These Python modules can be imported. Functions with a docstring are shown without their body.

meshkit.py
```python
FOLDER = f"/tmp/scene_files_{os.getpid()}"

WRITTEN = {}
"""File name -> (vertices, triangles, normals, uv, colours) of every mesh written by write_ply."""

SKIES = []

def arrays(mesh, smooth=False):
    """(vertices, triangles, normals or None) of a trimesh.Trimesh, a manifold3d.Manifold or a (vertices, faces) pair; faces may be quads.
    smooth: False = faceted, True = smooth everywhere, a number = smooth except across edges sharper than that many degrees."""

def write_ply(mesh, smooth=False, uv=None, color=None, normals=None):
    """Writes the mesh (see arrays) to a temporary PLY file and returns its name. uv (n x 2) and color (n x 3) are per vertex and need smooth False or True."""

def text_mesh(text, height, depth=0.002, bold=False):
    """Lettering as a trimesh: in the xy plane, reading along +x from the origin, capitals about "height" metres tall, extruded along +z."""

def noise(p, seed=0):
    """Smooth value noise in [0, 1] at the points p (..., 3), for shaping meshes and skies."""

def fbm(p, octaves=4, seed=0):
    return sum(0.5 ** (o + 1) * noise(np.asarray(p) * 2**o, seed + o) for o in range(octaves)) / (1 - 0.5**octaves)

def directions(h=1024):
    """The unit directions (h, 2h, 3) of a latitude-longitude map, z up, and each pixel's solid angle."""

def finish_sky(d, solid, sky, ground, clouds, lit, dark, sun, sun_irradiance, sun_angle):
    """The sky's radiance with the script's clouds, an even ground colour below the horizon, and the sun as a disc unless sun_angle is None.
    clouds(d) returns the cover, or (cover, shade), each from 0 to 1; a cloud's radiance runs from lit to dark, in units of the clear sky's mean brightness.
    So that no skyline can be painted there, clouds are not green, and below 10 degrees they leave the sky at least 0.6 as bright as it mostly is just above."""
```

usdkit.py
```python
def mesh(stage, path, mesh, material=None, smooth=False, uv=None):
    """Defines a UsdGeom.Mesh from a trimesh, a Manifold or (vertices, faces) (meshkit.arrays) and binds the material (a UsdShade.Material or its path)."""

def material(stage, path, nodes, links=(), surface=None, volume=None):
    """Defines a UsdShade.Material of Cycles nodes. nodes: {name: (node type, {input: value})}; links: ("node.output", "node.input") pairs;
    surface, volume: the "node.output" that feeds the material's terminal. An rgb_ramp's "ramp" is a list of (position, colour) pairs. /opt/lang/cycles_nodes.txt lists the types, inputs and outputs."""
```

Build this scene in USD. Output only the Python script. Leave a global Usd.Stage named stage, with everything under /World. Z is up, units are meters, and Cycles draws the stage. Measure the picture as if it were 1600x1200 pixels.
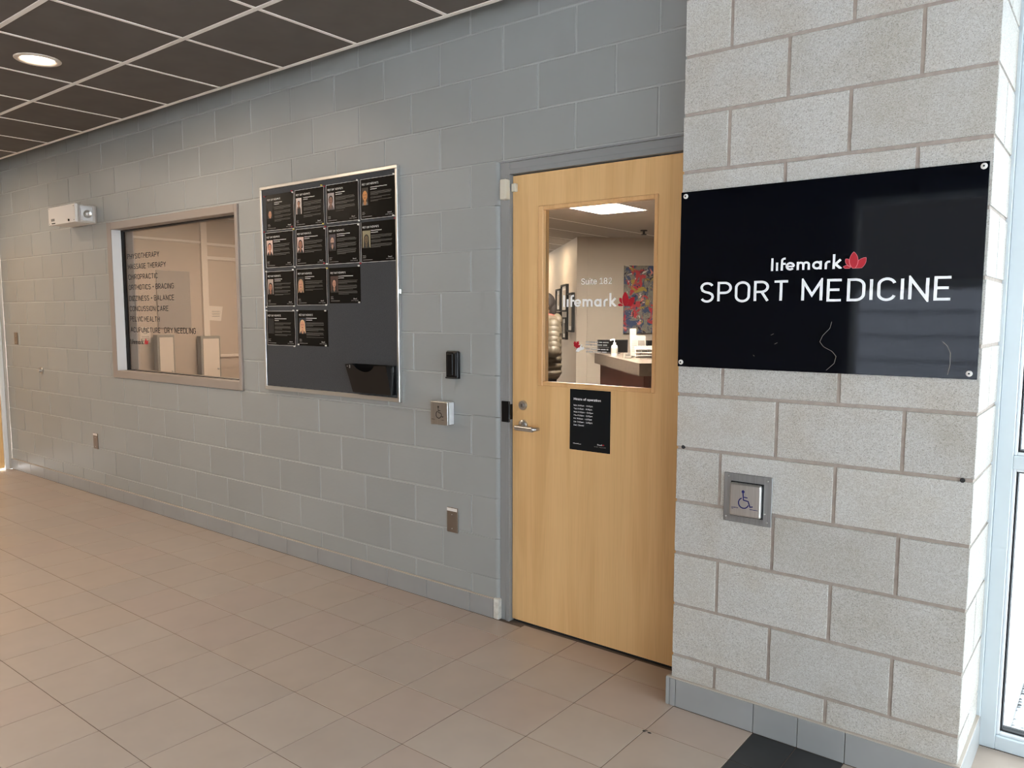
import math, random
import numpy as np
import trimesh, manifold3d
from manifold3d import Manifold
from shapely.geometry import Polygon, Point, LineString, box as sbox
from shapely import affinity
from shapely.ops import unary_union
import usdkit, meshkit
from pxr import Usd, UsdGeom, UsdLux, UsdShade, Gf, Sdf

stage = Usd.Stage.CreateInMemory()
UsdGeom.SetStageUpAxis(stage, UsdGeom.Tokens.z)
UsdGeom.SetStageMetersPerUnit(stage, 1.0)
world = UsdGeom.Xform.Define(stage, '/World')
UsdGeom.Scope.Define(stage, '/World/Looks')
rng = random.Random(7)

# ------------------------------------------------------------------ camera
FPX, EYE, YAW, PITCH, ROLL = 1214.68, (2.7361, -2.8488, 1.48266), -0.658059, -0.098159, 0.003153
U0, V0 = 820.94, 614.47


def cam_axes():
    cy, sy, cp, sp = math.cos(YAW), math.sin(YAW), math.cos(PITCH), math.sin(PITCH)
    fwd = np.array([sy * cp, cy * cp, sp]); right = np.array([cy, -sy, 0]); up = np.cross(right, fwd)
    c, s = math.cos(ROLL), math.sin(ROLL)
    return c * right + s * up, -s * right + c * up, fwd


R_, U_, F_ = cam_axes()
cam = UsdGeom.Camera.Define(stage, '/World/camera')
cam.CreateHorizontalApertureAttr(36.0)
cam.CreateVerticalApertureAttr(27.0)
cam.CreateFocalLengthAttr(36.0 * FPX / 1600)
cam.CreateHorizontalApertureOffsetAttr((800 - U0) * 36 / 1600)
cam.CreateVerticalApertureOffsetAttr((V0 - 600) * 36 / 1600)
cam.CreateClippingRangeAttr((0.05, 500))
cam.CreateExposureAttr(2.45)
cam.AddTransformOp().Set(Gf.Matrix4d(*R_, 0, *U_, 0, *(-F_), 0, *EYE, 1))


def project(p):
    c = np.stack([R_, U_, F_]) @ (np.asarray(p, float) - EYE)
    return (U0 + FPX * c[0] / c[2], V0 - FPX * c[1] / c[2]) if c[2] > 0.05 else None


# ------------------------------------------------------------------ sky: an even winter overcast
usdkit.material(stage, '/World/Looks/overcast_sky', {
    'tc': ('texture_coordinate', {}), 'sep': ('separate_xyz', {}),
    'n': ('noise_texture', {'scale': 2.5, 'detail': 4.0}),
    'ramp': ('rgb_ramp', {'ramp': [(0.0, (.93, .97, 1.0)), (1.0, (1.0, 1.0, 1.0))]}),
    'bg': ('background_shader', {'strength': 2.5})},
    [('tc.generated', 'n.vector'), ('n.fac', 'ramp.fac'), ('ramp.color', 'bg.color')], surface='bg.background')
dome = UsdLux.DomeLight.Define(stage, '/World/sky')
dome.CreateIntensityAttr(1.0)
UsdShade.MaterialBindingAPI.Apply(dome.GetPrim()).Bind(UsdShade.Material.Get(stage, '/World/Looks/overcast_sky'))

DOWNLIGHT_POWER, BEAM_POWER, PANEL_POWER = 5.0, 60.0, 36.0


# ------------------------------------------------------------------ helpers
used = {}


def numbered(parent, name):
    key = (parent, name); n = used.get(key, 0); used[key] = n + 1
    return f'{parent}/{name}' if n == 0 else f'{parent}/{name}_{n:03d}'


def tag(prim, label=None, cat=None, group=None, kind=None):
    prim = prim.GetPrim() if hasattr(prim, 'GetPrim') else prim
    for k, v in (('label', label), ('category', cat), ('group', group), ('kind', kind)):
        if v: prim.SetCustomDataByKey(k, v)
    return prim


def thing(name, label=None, cat=None, loc=(0, 0, 0), group=None, kind=None):
    p = numbered('/World', name)
    x = UsdGeom.Xform.Define(stage, p)
    if tuple(loc) != (0, 0, 0): x.AddTranslateOp().Set(Gf.Vec3d(*map(float, loc)))
    LOC[p] = np.array(loc, float)
    tag(x, label, cat, group, kind)
    return p


LOC = {}


def obj(name, mesh, m, parent=None, label=None, cat=None, kind=None, group=None, smooth=False):
    """ONE Mesh prim; vertices are given in world coordinates and moved into the thing's own frame."""
    top = '/'.join((parent or '/World').split('/')[:3])
    off = LOC.get(top)
    v, f, n = meshkit.arrays(mesh, smooth)
    if off is not None and off.any():
        mesh = (v - off, f)
        p = numbered(parent or '/World', name)
        g = usdkit.mesh(stage, p, mesh if smooth is False else trimesh.Trimesh(v - off, f, process=False), m, smooth=smooth)
    else:
        p = numbered(parent or '/World', name)
        g = usdkit.mesh(stage, p, mesh, m, smooth=smooth)
    tag(g, label, cat, group, kind)
    return p


def tm(x):
    if isinstance(x, trimesh.Trimesh): return x
    if isinstance(x, Manifold):
        k = x.to_mesh(); return trimesh.Trimesh(np.asarray(k.vert_properties)[:, :3], np.asarray(k.tri_verts), process=False)
    v, f, _ = meshkit.arrays(x); return trimesh.Trimesh(v, f, process=False)


def cat(*ms):
    return trimesh.util.concatenate([tm(m) for m in ms])


def bx(x0, y0, z0, x1, y1, z1):
    m = trimesh.creation.box((abs(x1 - x0), abs(y1 - y0), abs(z1 - z0)))
    m.apply_translation(((x0 + x1) / 2, (y0 + y1) / 2, (z0 + z1) / 2)); return m


CORN = np.array([(a, b, c) for a in (-1, 1) for b in (-1, 1) for c in (-1, 1)], float)


def bev(x0, y0, z0, x1, y1, z1, b=0.002):
    """A box with chamfered edges (44 triangles)."""
    c = np.array([(x0 + x1) / 2, (y0 + y1) / 2, (z0 + z1) / 2]); h = np.abs(np.array([x1 - x0, y1 - y0, z1 - z0])) / 2
    b = min(b, h.min() * .45)
    pts = []
    for k in range(3):
        hh = h - b; hh[k] = h[k]
        pts.append(c + CORN * hh)
    return trimesh.convex.convex_hull(np.vstack(pts))


def rbox(x0, y0, z0, x1, y1, z1, r=0.01, seg=10):
    c = [(x0 + r, x1 - r), (y0 + r, y1 - r), (z0 + r, z1 - r)]
    s = Manifold.sphere(r, seg)
    return Manifold.batch_hull([s.translate((a, b, d)) for a in c[0] for b in c[1] for d in c[2]])


def cyl(p0, p1, r, r1=None, seg=24):
    p0, p1 = np.array(p0, float), np.array(p1, float); d = p1 - p0; L = np.linalg.norm(d)
    m = Manifold.cylinder(L, r, r if r1 is None else r1, seg)
    t = tm(m); t.apply_transform(trimesh.geometry.align_vectors([0, 0, 1], d / L)); t.apply_translation(p0); return t


def lathe(profile, centre, axis=(0, 0, 1), seg=32):
    m = trimesh.creation.revolve(np.array(profile, float), sections=seg)
    m.apply_transform(trimesh.geometry.align_vectors([0, 0, 1], np.array(axis, float) / np.linalg.norm(axis)))
    m.apply_translation(centre); return m


def tube(pts, r, seg=10):
    pts = np.asarray(pts, float)
    parts = []
    s = [Manifold.sphere(r if np.isscalar(r) else r[i], seg).translate(tuple(p)) for i, p in enumerate(pts)]
    return Manifold.batch_boolean([Manifold.batch_hull([s[i], s[i + 1]]) for i in range(len(pts) - 1)], manifold3d.OpType.Add)


def polys(g):
    if g.is_empty: return []
    return [p for p in (g.geoms if hasattr(g, 'geoms') else [g]) if p.geom_type == 'Polygon' and p.area > 1e-10]


def ext(shape, depth):
    return trimesh.util.concatenate([trimesh.creation.extrude_polygon(p, depth) for p in polys(shape)])


# xy-plane shapes onto an upright plane.  face(-y): x stays, y becomes z, thickness grows towards -y
TO_WALL = np.array([[1, 0, 0, 0], [0, 0, -1, 0], [0, 1, 0, 0], [0, 0, 0, 1]], float)


def upright(mesh, x, y, z):
    m = mesh.copy(); m.apply_transform(TO_WALL); m.apply_translation((x, y, z)); return m


def wall_shape(shape, y, depth=0.0006):
    """A shapely shape whose coordinates are (X, Z), as a thin layer whose back lies at y and whose front looks to -y."""
    return upright(ext(shape, depth), 0, y, 0)


def text(s, x0, z0, height, y, width=None, bold=False, depth=0.0006, x1=None):
    """Lettering on a plane that faces -y: baseline start (x0, z0); fitted to width when given."""
    m = meshkit.text_mesh(s, height, depth, bold)
    m.apply_translation((-m.bounds[0][0], 0, 0))
    if width: m.apply_scale((width / (m.bounds[1][0]), 1, 1))
    return upright(m, x0, y, z0)


def arc(cx, cy, rx, ry, a0, a1, n=14):
    return [(cx + rx * math.cos(math.radians(a)), cy + ry * math.sin(math.radians(a))) for a in np.linspace(a0, a1, n)]


def glyph(ch):
    """(advance width, strokes) of a plain DIN-like capital, one unit tall."""
    O = lambda w: arc(w / 2, .5 + (.5 - w / 2), w / 2, w / 2, 180, 0) + arc(w / 2, w / 2, w / 2, w / 2, 0, -180) + [(0, w / 2), (0, 1 - w / 2)]
    G = {'A': (.62, [[(0, 0), (.31, 1), (.62, 0)], [(.10, .3), (.52, .3)]]), 'B': (.54, [[(0, 0), (0, 1), (.30, 1)] + arc(.30, .76, .24, .24, 90, -90) + [(.30, .52), (0, .52)], [(.30, .52)] + arc(.28, .26, .26, .26, 90, -90) + [(0, 0)]]),
         'C': (.55, [arc(.28, .72, .28, .28, 15, 180) + arc(.28, .28, .28, .28, 180, 345)]), 'D': (.56, [[(0, 0), (0, 1), (.26, 1)] + arc(.26, .70, .30, .30, 90, 0) + arc(.26, .30, .30, .30, 0, -90) + [(0, 0)]]),
         'E': (.50, [[(.50, 1), (0, 1), (0, 0), (.50, 0)], [(0, .52), (.43, .52)]]), 'F': (.48, [[(.48, 1), (0, 1), (0, 0)], [(0, .5), (.42, .5)]]),
         'G': (.56, [arc(.28, .72, .28, .28, 15, 180) + arc(.28, .28, .28, .28, 180, 360) + [(.56, .48), (.30, .48)]]), 'H': (.56, [[(0, 0), (0, 1)], [(.56, 0), (.56, 1)], [(0, .52), (.56, .52)]]),
         'I': (.0, [[(0, 0), (0, 1)]]), 'L': (.46, [[(0, 1), (0, 0), (.46, 0)]]), 'M': (.72, [[(0, 0), (0, 1), (.36, .28), (.72, 1), (.72, 0)]]), 'N': (.58, [[(0, 0), (0, 1), (.58, 0), (.58, 1)]]),
         'O': (.56, [O(.56)]), 'P': (.52, [[(0, 0), (0, 1), (.27, 1)] + arc(.27, .73, .27, .27, 90, -90) + [(0, .46)]]), 'R': (.54, [[(0, 0), (0, 1), (.27, 1)] + arc(.27, .74, .26, .26, 90, -90) + [(0, .48)], [(.28, .48), (.54, 0)]]),
         'S': (.52, [arc(.26, .755, .26, .245, 25, 180) + [(.05, .60), (.16, .53), (.36, .47), (.47, .40)] + arc(.26, .255, .26, .255, 20, -155)]), 'T': (.56, [[(0, 1), (.56, 1)], [(.28, 1), (.28, 0)]]),
         'U': (.56, [[(0, 1), (0, .28)] + arc(.28, .28, .28, .28, 180, 360) + [(.56, 1)]]), 'V': (.60, [[(0, 1), (.30, 0), (.60, 1)]]), 'X': (.56, [[(0, 0), (.56, 1)], [(0, 1), (.56, 0)]]),
         'Y': (.60, [[(0, 1), (.30, .46), (.60, 1)], [(.30, .46), (.30, 0)]]), 'Z': (.52, [[(0, 1), (.52, 1), (0, 0), (.52, 0)]]), '+': (.34, [[(0, .5), (.34, .5)], [(.17, .33), (.17, .67)]]), '-': (.3, [[(0, .5), (.3, .5)]])}
    return G[ch]


def caps(t, height, width, weight=.115, gap=.27, space=.34, words=False):
    """Capitals as a shapely shape, height tall and width wide, baseline at the origin."""
    x, out, w = weight / 2, [], weight
    for ch in t:
        if ch == ' ': x += space; continue
        adv, st = glyph(ch)
        for p in st:
            p = [(x + a, w / 2 + b * (1 - w)) for a, b in p]
            out.append(LineString(p).buffer(w / 2, cap_style=2, join_style=2, mitre_limit=2))
        x += adv + gap
    g = unary_union(out)
    f = lambda q: affinity.scale(affinity.translate(q, -g.bounds[0], 0), width / (g.bounds[2] - g.bounds[0]), height, origin=(0, 0)).simplify(height * .004)
    if not words: return f(g)
    n, res = 0, []
    for w_ in t.split(' '):
        k = len(w_); res.append((w_, f(unary_union(out[n:n + sum(len(glyph(c)[1]) for c in w_)])))); n += sum(len(glyph(c)[1]) for c in w_)
    return res


def caps_wall(t, x0, z0, height, width, y, depth=.0006, weight=.115):
    return wall_shape(affinity.translate(caps(t, height, width, weight), x0, z0), y, depth)


def lin(r, g, b):
    return tuple(((c / 255) / 12.92 if c / 255 < .04045 else ((c / 255 + .055) / 1.055) ** 2.4) for c in (r, g, b))


def mat(name, color, rough=0.5, metal=0.0, spec=0.5, coat=0.0, emit=None, estr=0.0):
    nodes = {'p': ('principled_bsdf', dict(base_color=color, roughness=rough, metallic=metal, specular_ior_level=spec, coat_weight=coat))}
    if emit: nodes['p'][1].update(emission_color=emit, emission_strength=estr)
    return usdkit.material(stage, f'/World/Looks/{name}', nodes, [], surface='p.BSDF')


def noisy(name, c1, c2, scale, rough=0.5, spec=0.5, bump=0.0, bscale=None, dist=0.002, stretch=(1, 1, 1), detail=4.0, metal=0.0, lo=.35, hi=.65):
    nodes = {'g': ('geometry', {}), 'map': ('mapping', {'scale': stretch}),
             'n': ('noise_texture', {'scale': scale, 'detail': detail, 'roughness': .6}),
             'r': ('rgb_ramp', {'ramp': [(0, c1), (lo, c1), (hi, c2), (1, c2)]}),
             'p': ('principled_bsdf', dict(roughness=rough, specular_ior_level=spec, metallic=metal))}
    links = [('g.position', 'map.vector'), ('map.vector', 'n.vector'), ('n.fac', 'r.fac'), ('r.color', 'p.base_color')]
    if bump:
        nodes['n2'] = ('noise_texture', {'scale': bscale or scale * 4, 'detail': 3.0})
        nodes['b'] = ('bump', {'strength': bump, 'distance': dist})
        links += [('map.vector', 'n2.vector'), ('n2.fac', 'b.height'), ('b.normal', 'p.normal')]
    return usdkit.material(stage, f'/World/Looks/{name}', nodes, links, surface='p.BSDF')


def pane_mat(name, tint=(1, 1, 1), ior=1.5):
    r0 = ((ior - 1) / (ior + 1)) ** 2
    return usdkit.material(stage, f'/World/Looks/{name}', {
        'geo': ('geometry', {}), 'd': ('vector_math', {'math_type': 'dot_product'}), 'ab': ('math', {'math_type': 'absolute'}), 'inv': ('math', {'math_type': 'subtract', 'value1': 1.0}),
        'pw': ('math', {'math_type': 'power', 'value2': 5.0}), 'f': ('math', {'math_type': 'multiply_add', 'value2': 1 - r0, 'value3': r0}),
        't': ('transparent_bsdf', {'color': tint}), 'g': ('glossy_bsdf', {'color': (1, 1, 1), 'roughness': 0.0}), 'm': ('mix_closure', {})},
        [('geo.incoming', 'd.vector1'), ('geo.normal', 'd.vector2'), ('d.value', 'ab.value1'), ('ab.value', 'inv.value2'), ('inv.value', 'pw.value1'), ('pw.value', 'f.value1'),
         ('f.value', 'm.fac'), ('t.BSDF', 'm.closure1'), ('g.BSDF', 'm.closure2')], surface='m.closure')


def wood(name, c1, c2, c3, rough=.38):
    return usdkit.material(stage, f'/World/Looks/{name}', {
        'g': ('geometry', {}), 'map': ('mapping', {'scale': (9, 9, .55)}), 'map2': ('mapping', {'scale': (160, 160, 3.5)}),
        'map3': ('mapping', {'scale': (3.2, 3.2, .05)}),
        'n': ('noise_texture', {'scale': 1.4, 'detail': 5.0, 'roughness': .55, 'distortion': .7}),
        'r': ('rgb_ramp', {'ramp': [(0, c1), (.38, c1), (.52, c2), (.62, c2), (1, c3)]}),
        'n2': ('noise_texture', {'scale': 1.0, 'detail': 3.0}),
        'r2': ('rgb_ramp', {'ramp': [(0, (.86, .82, .78)), (.5, (1, 1, 1)), (1, (1.04, 1.04, 1.03))]}),
        'n3': ('noise_texture', {'scale': 1.6, 'detail': 1.0}),
        'r3': ('rgb_ramp', {'ramp': [(.3, (.93, .91, .88)), (.6, (1.05, 1.05, 1.06))]}),
        'mx': ('mix', {'mix_type': 'multiply', 'fac': .8}), 'mx2': ('mix', {'mix_type': 'multiply', 'fac': .8}),
        'b': ('bump', {'strength': .08, 'distance': .0008}),
        'p': ('principled_bsdf', {'roughness': rough, 'specular_ior_level': .4})},
        [('g.position', 'map.vector'), ('g.position', 'map2.vector'), ('g.position', 'map3.vector'), ('map.vector', 'n.vector'), ('map2.vector', 'n2.vector'), ('map3.vector', 'n3.vector'),
         ('n.fac', 'r.fac'), ('n2.fac', 'r2.fac'), ('n3.fac', 'r3.fac'), ('r.color', 'mx.color1'), ('r2.color', 'mx.color2'), ('mx.color', 'mx2.color1'), ('r3.color', 'mx2.color2'),
         ('mx2.color', 'p.base_color'), ('n2.fac', 'b.height'), ('b.normal', 'p.normal')], surface='p.BSDF')


def rough_block(name, white, pit, warm):
    """Unpainted white concrete block: aggregate speckle, open pits, faint warm stains."""
    return usdkit.material(stage, f'/World/Looks/{name}', {
        'g': ('geometry', {}),
        'v': ('voronoi_texture', {'scale': 230.0, 'randomness': 1.0}),
        'n': ('noise_texture', {'scale': 300.0, 'detail': 3.0, 'roughness': .7}),
        'nb': ('noise_texture', {'scale': 5.0, 'detail': 4.0, 'roughness': .6}),
        'rp': ('rgb_ramp', {'ramp': [(0, pit), (.36, pit), (.47, white), (1, white)]}),
        'rs': ('rgb_ramp', {'ramp': [(0, warm), (.3, warm), (.58, (1, 1, 1)), (1, (1, 1, 1))]}),
        'sepv': ('separate_color', {}),
        'rc': ('rgb_ramp', {'ramp': [(0, (.88, .86, .83)), (1, (1.06, 1.06, 1.06))]}),
        'm1': ('mix', {'mix_type': 'multiply', 'fac': 1.0}), 'm2': ('mix', {'mix_type': 'multiply', 'fac': 1.0}),
        'b': ('bump', {'strength': .45, 'distance': .003}),
        'p': ('principled_bsdf', {'roughness': .95, 'specular_ior_level': .15})},
        [('g.position', 'v.vector'), ('g.position', 'n.vector'), ('g.position', 'nb.vector'), ('n.fac', 'rp.fac'), ('nb.fac', 'rs.fac'),
         ('v.color', 'sepv.color'), ('sepv.r', 'rc.fac'), ('rp.color', 'm1.color1'), ('rs.color', 'm1.color2'), ('m1.color', 'm2.color1'), ('rc.color', 'm2.color2'),
         ('m2.color', 'p.base_color'), ('n.fac', 'b.height'), ('b.normal', 'p.normal')], surface='p.BSDF')


# ------------------------------------------------------------------ materials
def paint(name, c, d=.965):
    c2 = tuple(x * d for x in c)
    return noisy(name, c2, c, 2.2, rough=.42, spec=.4, bump=.22, bscale=55, dist=.003)


GREY = (.335, .345, .335)
PAINT = [paint('grey_wall_paint', GREY), paint('grey_wall_paint_pale', tuple(x * 1.03 for x in GREY)), paint('grey_wall_paint_deep', tuple(x * .975 for x in GREY))]
JOINT_PAINT = mat('grey_joint_paint', tuple(x * 1.22 for x in GREY), .45)
BLOCK = [rough_block('white_block_a', (.575, .558, .528), (.36, .345, .325), (.93, .89, .84)),
         rough_block('white_block_b', (.552, .536, .507), (.345, .33, .31), (.90, .87, .82)),
         rough_block('white_block_c', (.597, .580, .550), (.378, .362, .342), (.95, .92, .87))]
MORTAR = noisy('mortar', (.36, .30, .26), (.43, .365, .315), 30, rough=.95, spec=.1, bump=.4, bscale=220, dist=.002)
TILE = [noisy(f'floor_tile_{n}', tuple(x * k * .95 for x in c), tuple(x * k for x in c), 6, rough=.34, spec=.42, bump=.05, bscale=14, dist=.003)
        for n, k, c in (('sand', 1.0, (.42, .342, .284)), ('pale', 1.02, (.42, .346, .289)), ('rosy', .99, (.427, .339, .283)), ('grey', .985, (.417, .342, .287)), ('warm', 1.0, (.428, .344, .281)))]
BLACK_TILE = noisy('black_tile', (.012, .012, .013), (.02, .02, .021), 8, rough=.4)
GROUT = mat('tile_grout', (.13, .095, .072), .9)
BASE_TILE = noisy('base_tile', (.30, .30, .295), (.325, .325, .32), 4, rough=.4)
BASE_CAP = mat('base_cap', (.45, .39, .33), .6)
CHIP = noisy('chipped_white', (.55, .52, .46), (.72, .70, .64), 40, rough=.8)
CEIL = noisy('ceiling_tile', (.135, .119, .106), (.15, .133, .119), 5, rough=.9, spec=.1, bump=.1, bscale=300, dist=.001)
TEE = mat('ceiling_tee', (.86, .80, .74), .4)
FRAME_GREY = mat('frame_paint', (.27, .275, .275), .38)
FRAME_TAUPE = mat('window_frame_paint', (.32, .27, .235), .42)
WHITE_FRAME = mat('white_frame_paint', (.72, .73, .74), .4)
MAPLE = wood('maple_veneer', lin(222, 178, 122), lin(229, 187, 131), lin(236, 196, 141))
MAPLE_TRIM = wood('maple_trim', lin(220, 172, 118), lin(228, 182, 128), lin(236, 194, 140), .32)
PANE = pane_mat('pane')
PANE_GREY = pane_mat('pane_grey', (.56, .595, .615))
PANE_DIM = pane_mat('pane_tinted', (.86, .84, .81))
ALU = mat('aluminium', (.72, .72, .71), .32, metal=1.0)
ALU_PAINT = mat('aluminium_glazing', (.60, .66, .69), .4)
STEEL = noisy('brushed_steel', (.50, .49, .47), (.60, .59, .57), 1.0, rough=.33, stretch=(260, 260, 4), metal=1.0)
STEEL_DARK = noisy('plate_steel', (.30, .30, .30), (.36, .36, .355), 1.0, rough=.45, stretch=(300, 300, 6), metal=1.0)
BRONZE = mat('brown_plate', (.20, .155, .12), .4, metal=.5)
BLACK = mat('black_plastic', (.005, .005, .0055), .25, spec=.3)
BLACK_MATT = mat('black_matt', (.012, .012, .013), .6)
GASKET = mat('black_gasket', (.006, .006, .007), .55)
SIGN_BLACK = mat('black_acrylic', (.0015, .002, .004), .04, spec=.4)
SIGN_PRINT_BLACK = mat('black_print', (.006, .008, .010), .35, spec=.25)
WHITE_VINYL = mat('white_vinyl', (.93, .93, .93), .5)
RED = mat('red_vinyl', (.46, .004, .018), .45)
RED_EDGE = mat('red_vinyl_edge', (.72, .20, .22), .45)
BLUE = mat('blue_print', (.008, .012, .12), .5)
DARK_VINYL = mat('dark_vinyl', (.018, .017, .017), .6)
CREAM = mat('cream_plastic', (.66, .61, .50), .45)
WHITE_PLASTIC = mat('white_plastic', (.74, .70, .66), .4)
FELT = noisy('grey_felt', (.058, .060, .064), (.072, .074, .078), 250, rough=.95, spec=.1)
FLYER = mat('flyer_black', (.004, .0035, .003), .22, spec=.12)
SLEEVE = mat('laminate_edge', (.55, .54, .52), .3)
PRINT_WHITE = mat('print_white', (.50, .49, .47), .5)
PRINT_GREY = mat('print_grey', (.075, .072, .066), .5)
PRINT_DIM = mat('print_dim', (.20, .19, .18), .5)
PIN = {'red': mat('pin_red', (.32, .015, .03), .3), 'yellow': mat('pin_yellow', (.62, .50, .10), .3), 'white': mat('pin_white', (.72, .70, .66), .3)}
LAMP_ON = mat('downlight_glow', (1, 1, 1), .5, emit=(1.0, .80, .60), estr=DOWNLIGHT_POWER)
PANEL_ON = mat('panel_glow', (1, 1, 1), .5, emit=(1.0, .94, .84), estr=PANEL_POWER)
LAMP_TRIM = mat('downlight_trim', (.70, .62, .54), .35)
SUITE_WALL = mat('suite_wall_paint', (.50, .435, .375), .6)
SUITE_CEIL = noisy('suite_ceiling_tile', (.36, .32, .29), (.40, .36, .32), 30, rough=.9)
SUITE_FLOOR = noisy('suite_floor', (.20, .17, .14), (.24, .20, .17), 8, rough=.5)
TAN = mat('tan_room_paint', (.40, .315, .255), .7)
ROOM_TRIM = mat('room_trim_paint', (.58, .49, .42), .6)
ROOM_GREY = mat('room_grey_paint', (.22, .20, .175), .6)
END_PAINT = mat('end_wall_paint', (.55, .51, .46), .5)
FRONT_PAINT = mat('opposite_wall_paint', (.10, .098, .10), .6)
MAHOGANY = noisy('mahogany', (.075, .017, .012), (.11, .027, .019), 3, rough=.35, stretch=(1, 1, .15))
LAMINATE = noisy('counter_laminate', (.165, .135, .112), (.19, .155, .13), 20, rough=.22)
SNOW = noisy('snow', (.78, .82, .86), (.9, .92, .94), 14, rough=.9, bump=.5, bscale=40, dist=.02)

# the setting ---------------------------------------------------------------------------------------------------------
CEIL_Z, WALL_L, WALL_R, WALL_F, WALL_T = 2.823, -5.76, 5.2, -5.5, 3.3
DOOR_X0, DOOR_X1, DOOR_TOP = 0.345, 1.432, 2.2
WIN = (-3.545, -1.768, 1.0, 2.19)           # rough opening of the interior window
PX0, PX1, PY = 1.430, 2.402, -0.236         # the pier of white block


def cut(rects, hole):
    out = []
    hx0, hx1, hz0, hz1 = hole
    for (x0, x1, z0, z1) in rects:
        if x1 <= hx0 or x0 >= hx1 or z1 <= hz0 or z0 >= hz1:
            out.append((x0, x1, z0, z1)); continue
        zz0, zz1 = max(z0, hz0), min(z1, hz1)
        if x0 < hx0: out.append((x0, hx0, z0, z1))
        if x1 > hx1: out.append((hx1, x1, z0, z1))
        if z0 < hz0: out.append((max(x0, hx0), min(x1, hx1), z0, hz0))
        if z1 > hz1: out.append((max(x0, hx0), min(x1, hx1), hz1, z1))
    return [r for r in out if r[1] - r[0] > .012 and r[3] - r[2] > .012]


# --- grey painted block wall
wall = thing('wall_back', 'grey painted concrete block wall with the wooden door, notice board and interior window', kind='structure')
backs = cut(cut([(WALL_L, PX0, 0, WALL_T)], WIN), (DOOR_X0, PX0 + .01, 0, DOOR_TOP))
obj('mortar_bed', cat(*[bx(x0, .0035, z0, x1, .19, z1) for x0, x1, z0, z1 in backs]), JOINT_PAINT, wall)
G = .0035
for r in range(-1, 14):
    z0, z1 = (.1, .2) if r < 0 else (.2 + .2 * r, min(.4 + .2 * r, WALL_T - .1))
    shift = 0.0 if r % 2 == 0 else 0.2
    x = shift - .4 * 16
    rects = []
    while x < PX0:
        a, b = max(x, WALL_L), min(x + .4, PX0)
        if z0 < DOOR_TOP - .01 and a < DOOR_X0 < b + .06: b = DOOR_X0 + .03
        if b - a > .02 and not (z0 < DOOR_TOP - .01 and a > DOOR_X0 - .05): rects.append((a, b, z0, z1))
        x += .4
    rects = cut(rects, WIN)
    for (a, b, c, d) in rects:
        g = G + rng.uniform(-.0006, .0006); y = rng.uniform(-.0008, .0008)
        if z0 < DOOR_TOP - .01 and abs(b - DOOR_X0 - .03) < .002:    # bullnose end block beside the door frame
            rr = .026
            prof = [(a + g, 0.06), (a + g, y + .002), (a + g + .002, y)] + [(b - rr + rr * math.sin(t), rr + y - rr * math.cos(t)) for t in np.linspace(0, math.pi / 2, 7)] + [(b, .06)]
            m = trimesh.creation.extrude_polygon(Polygon(prof), d - c - .002); m.apply_translation((0, 0, c + .001))
            obj('block', m, rng.choice(PAINT), wall, smooth=30)
        else:
            obj('block', bev(a + g, y, c + g, b - g, .05, d - g, .0032), rng.choice(PAINT), wall)

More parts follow.
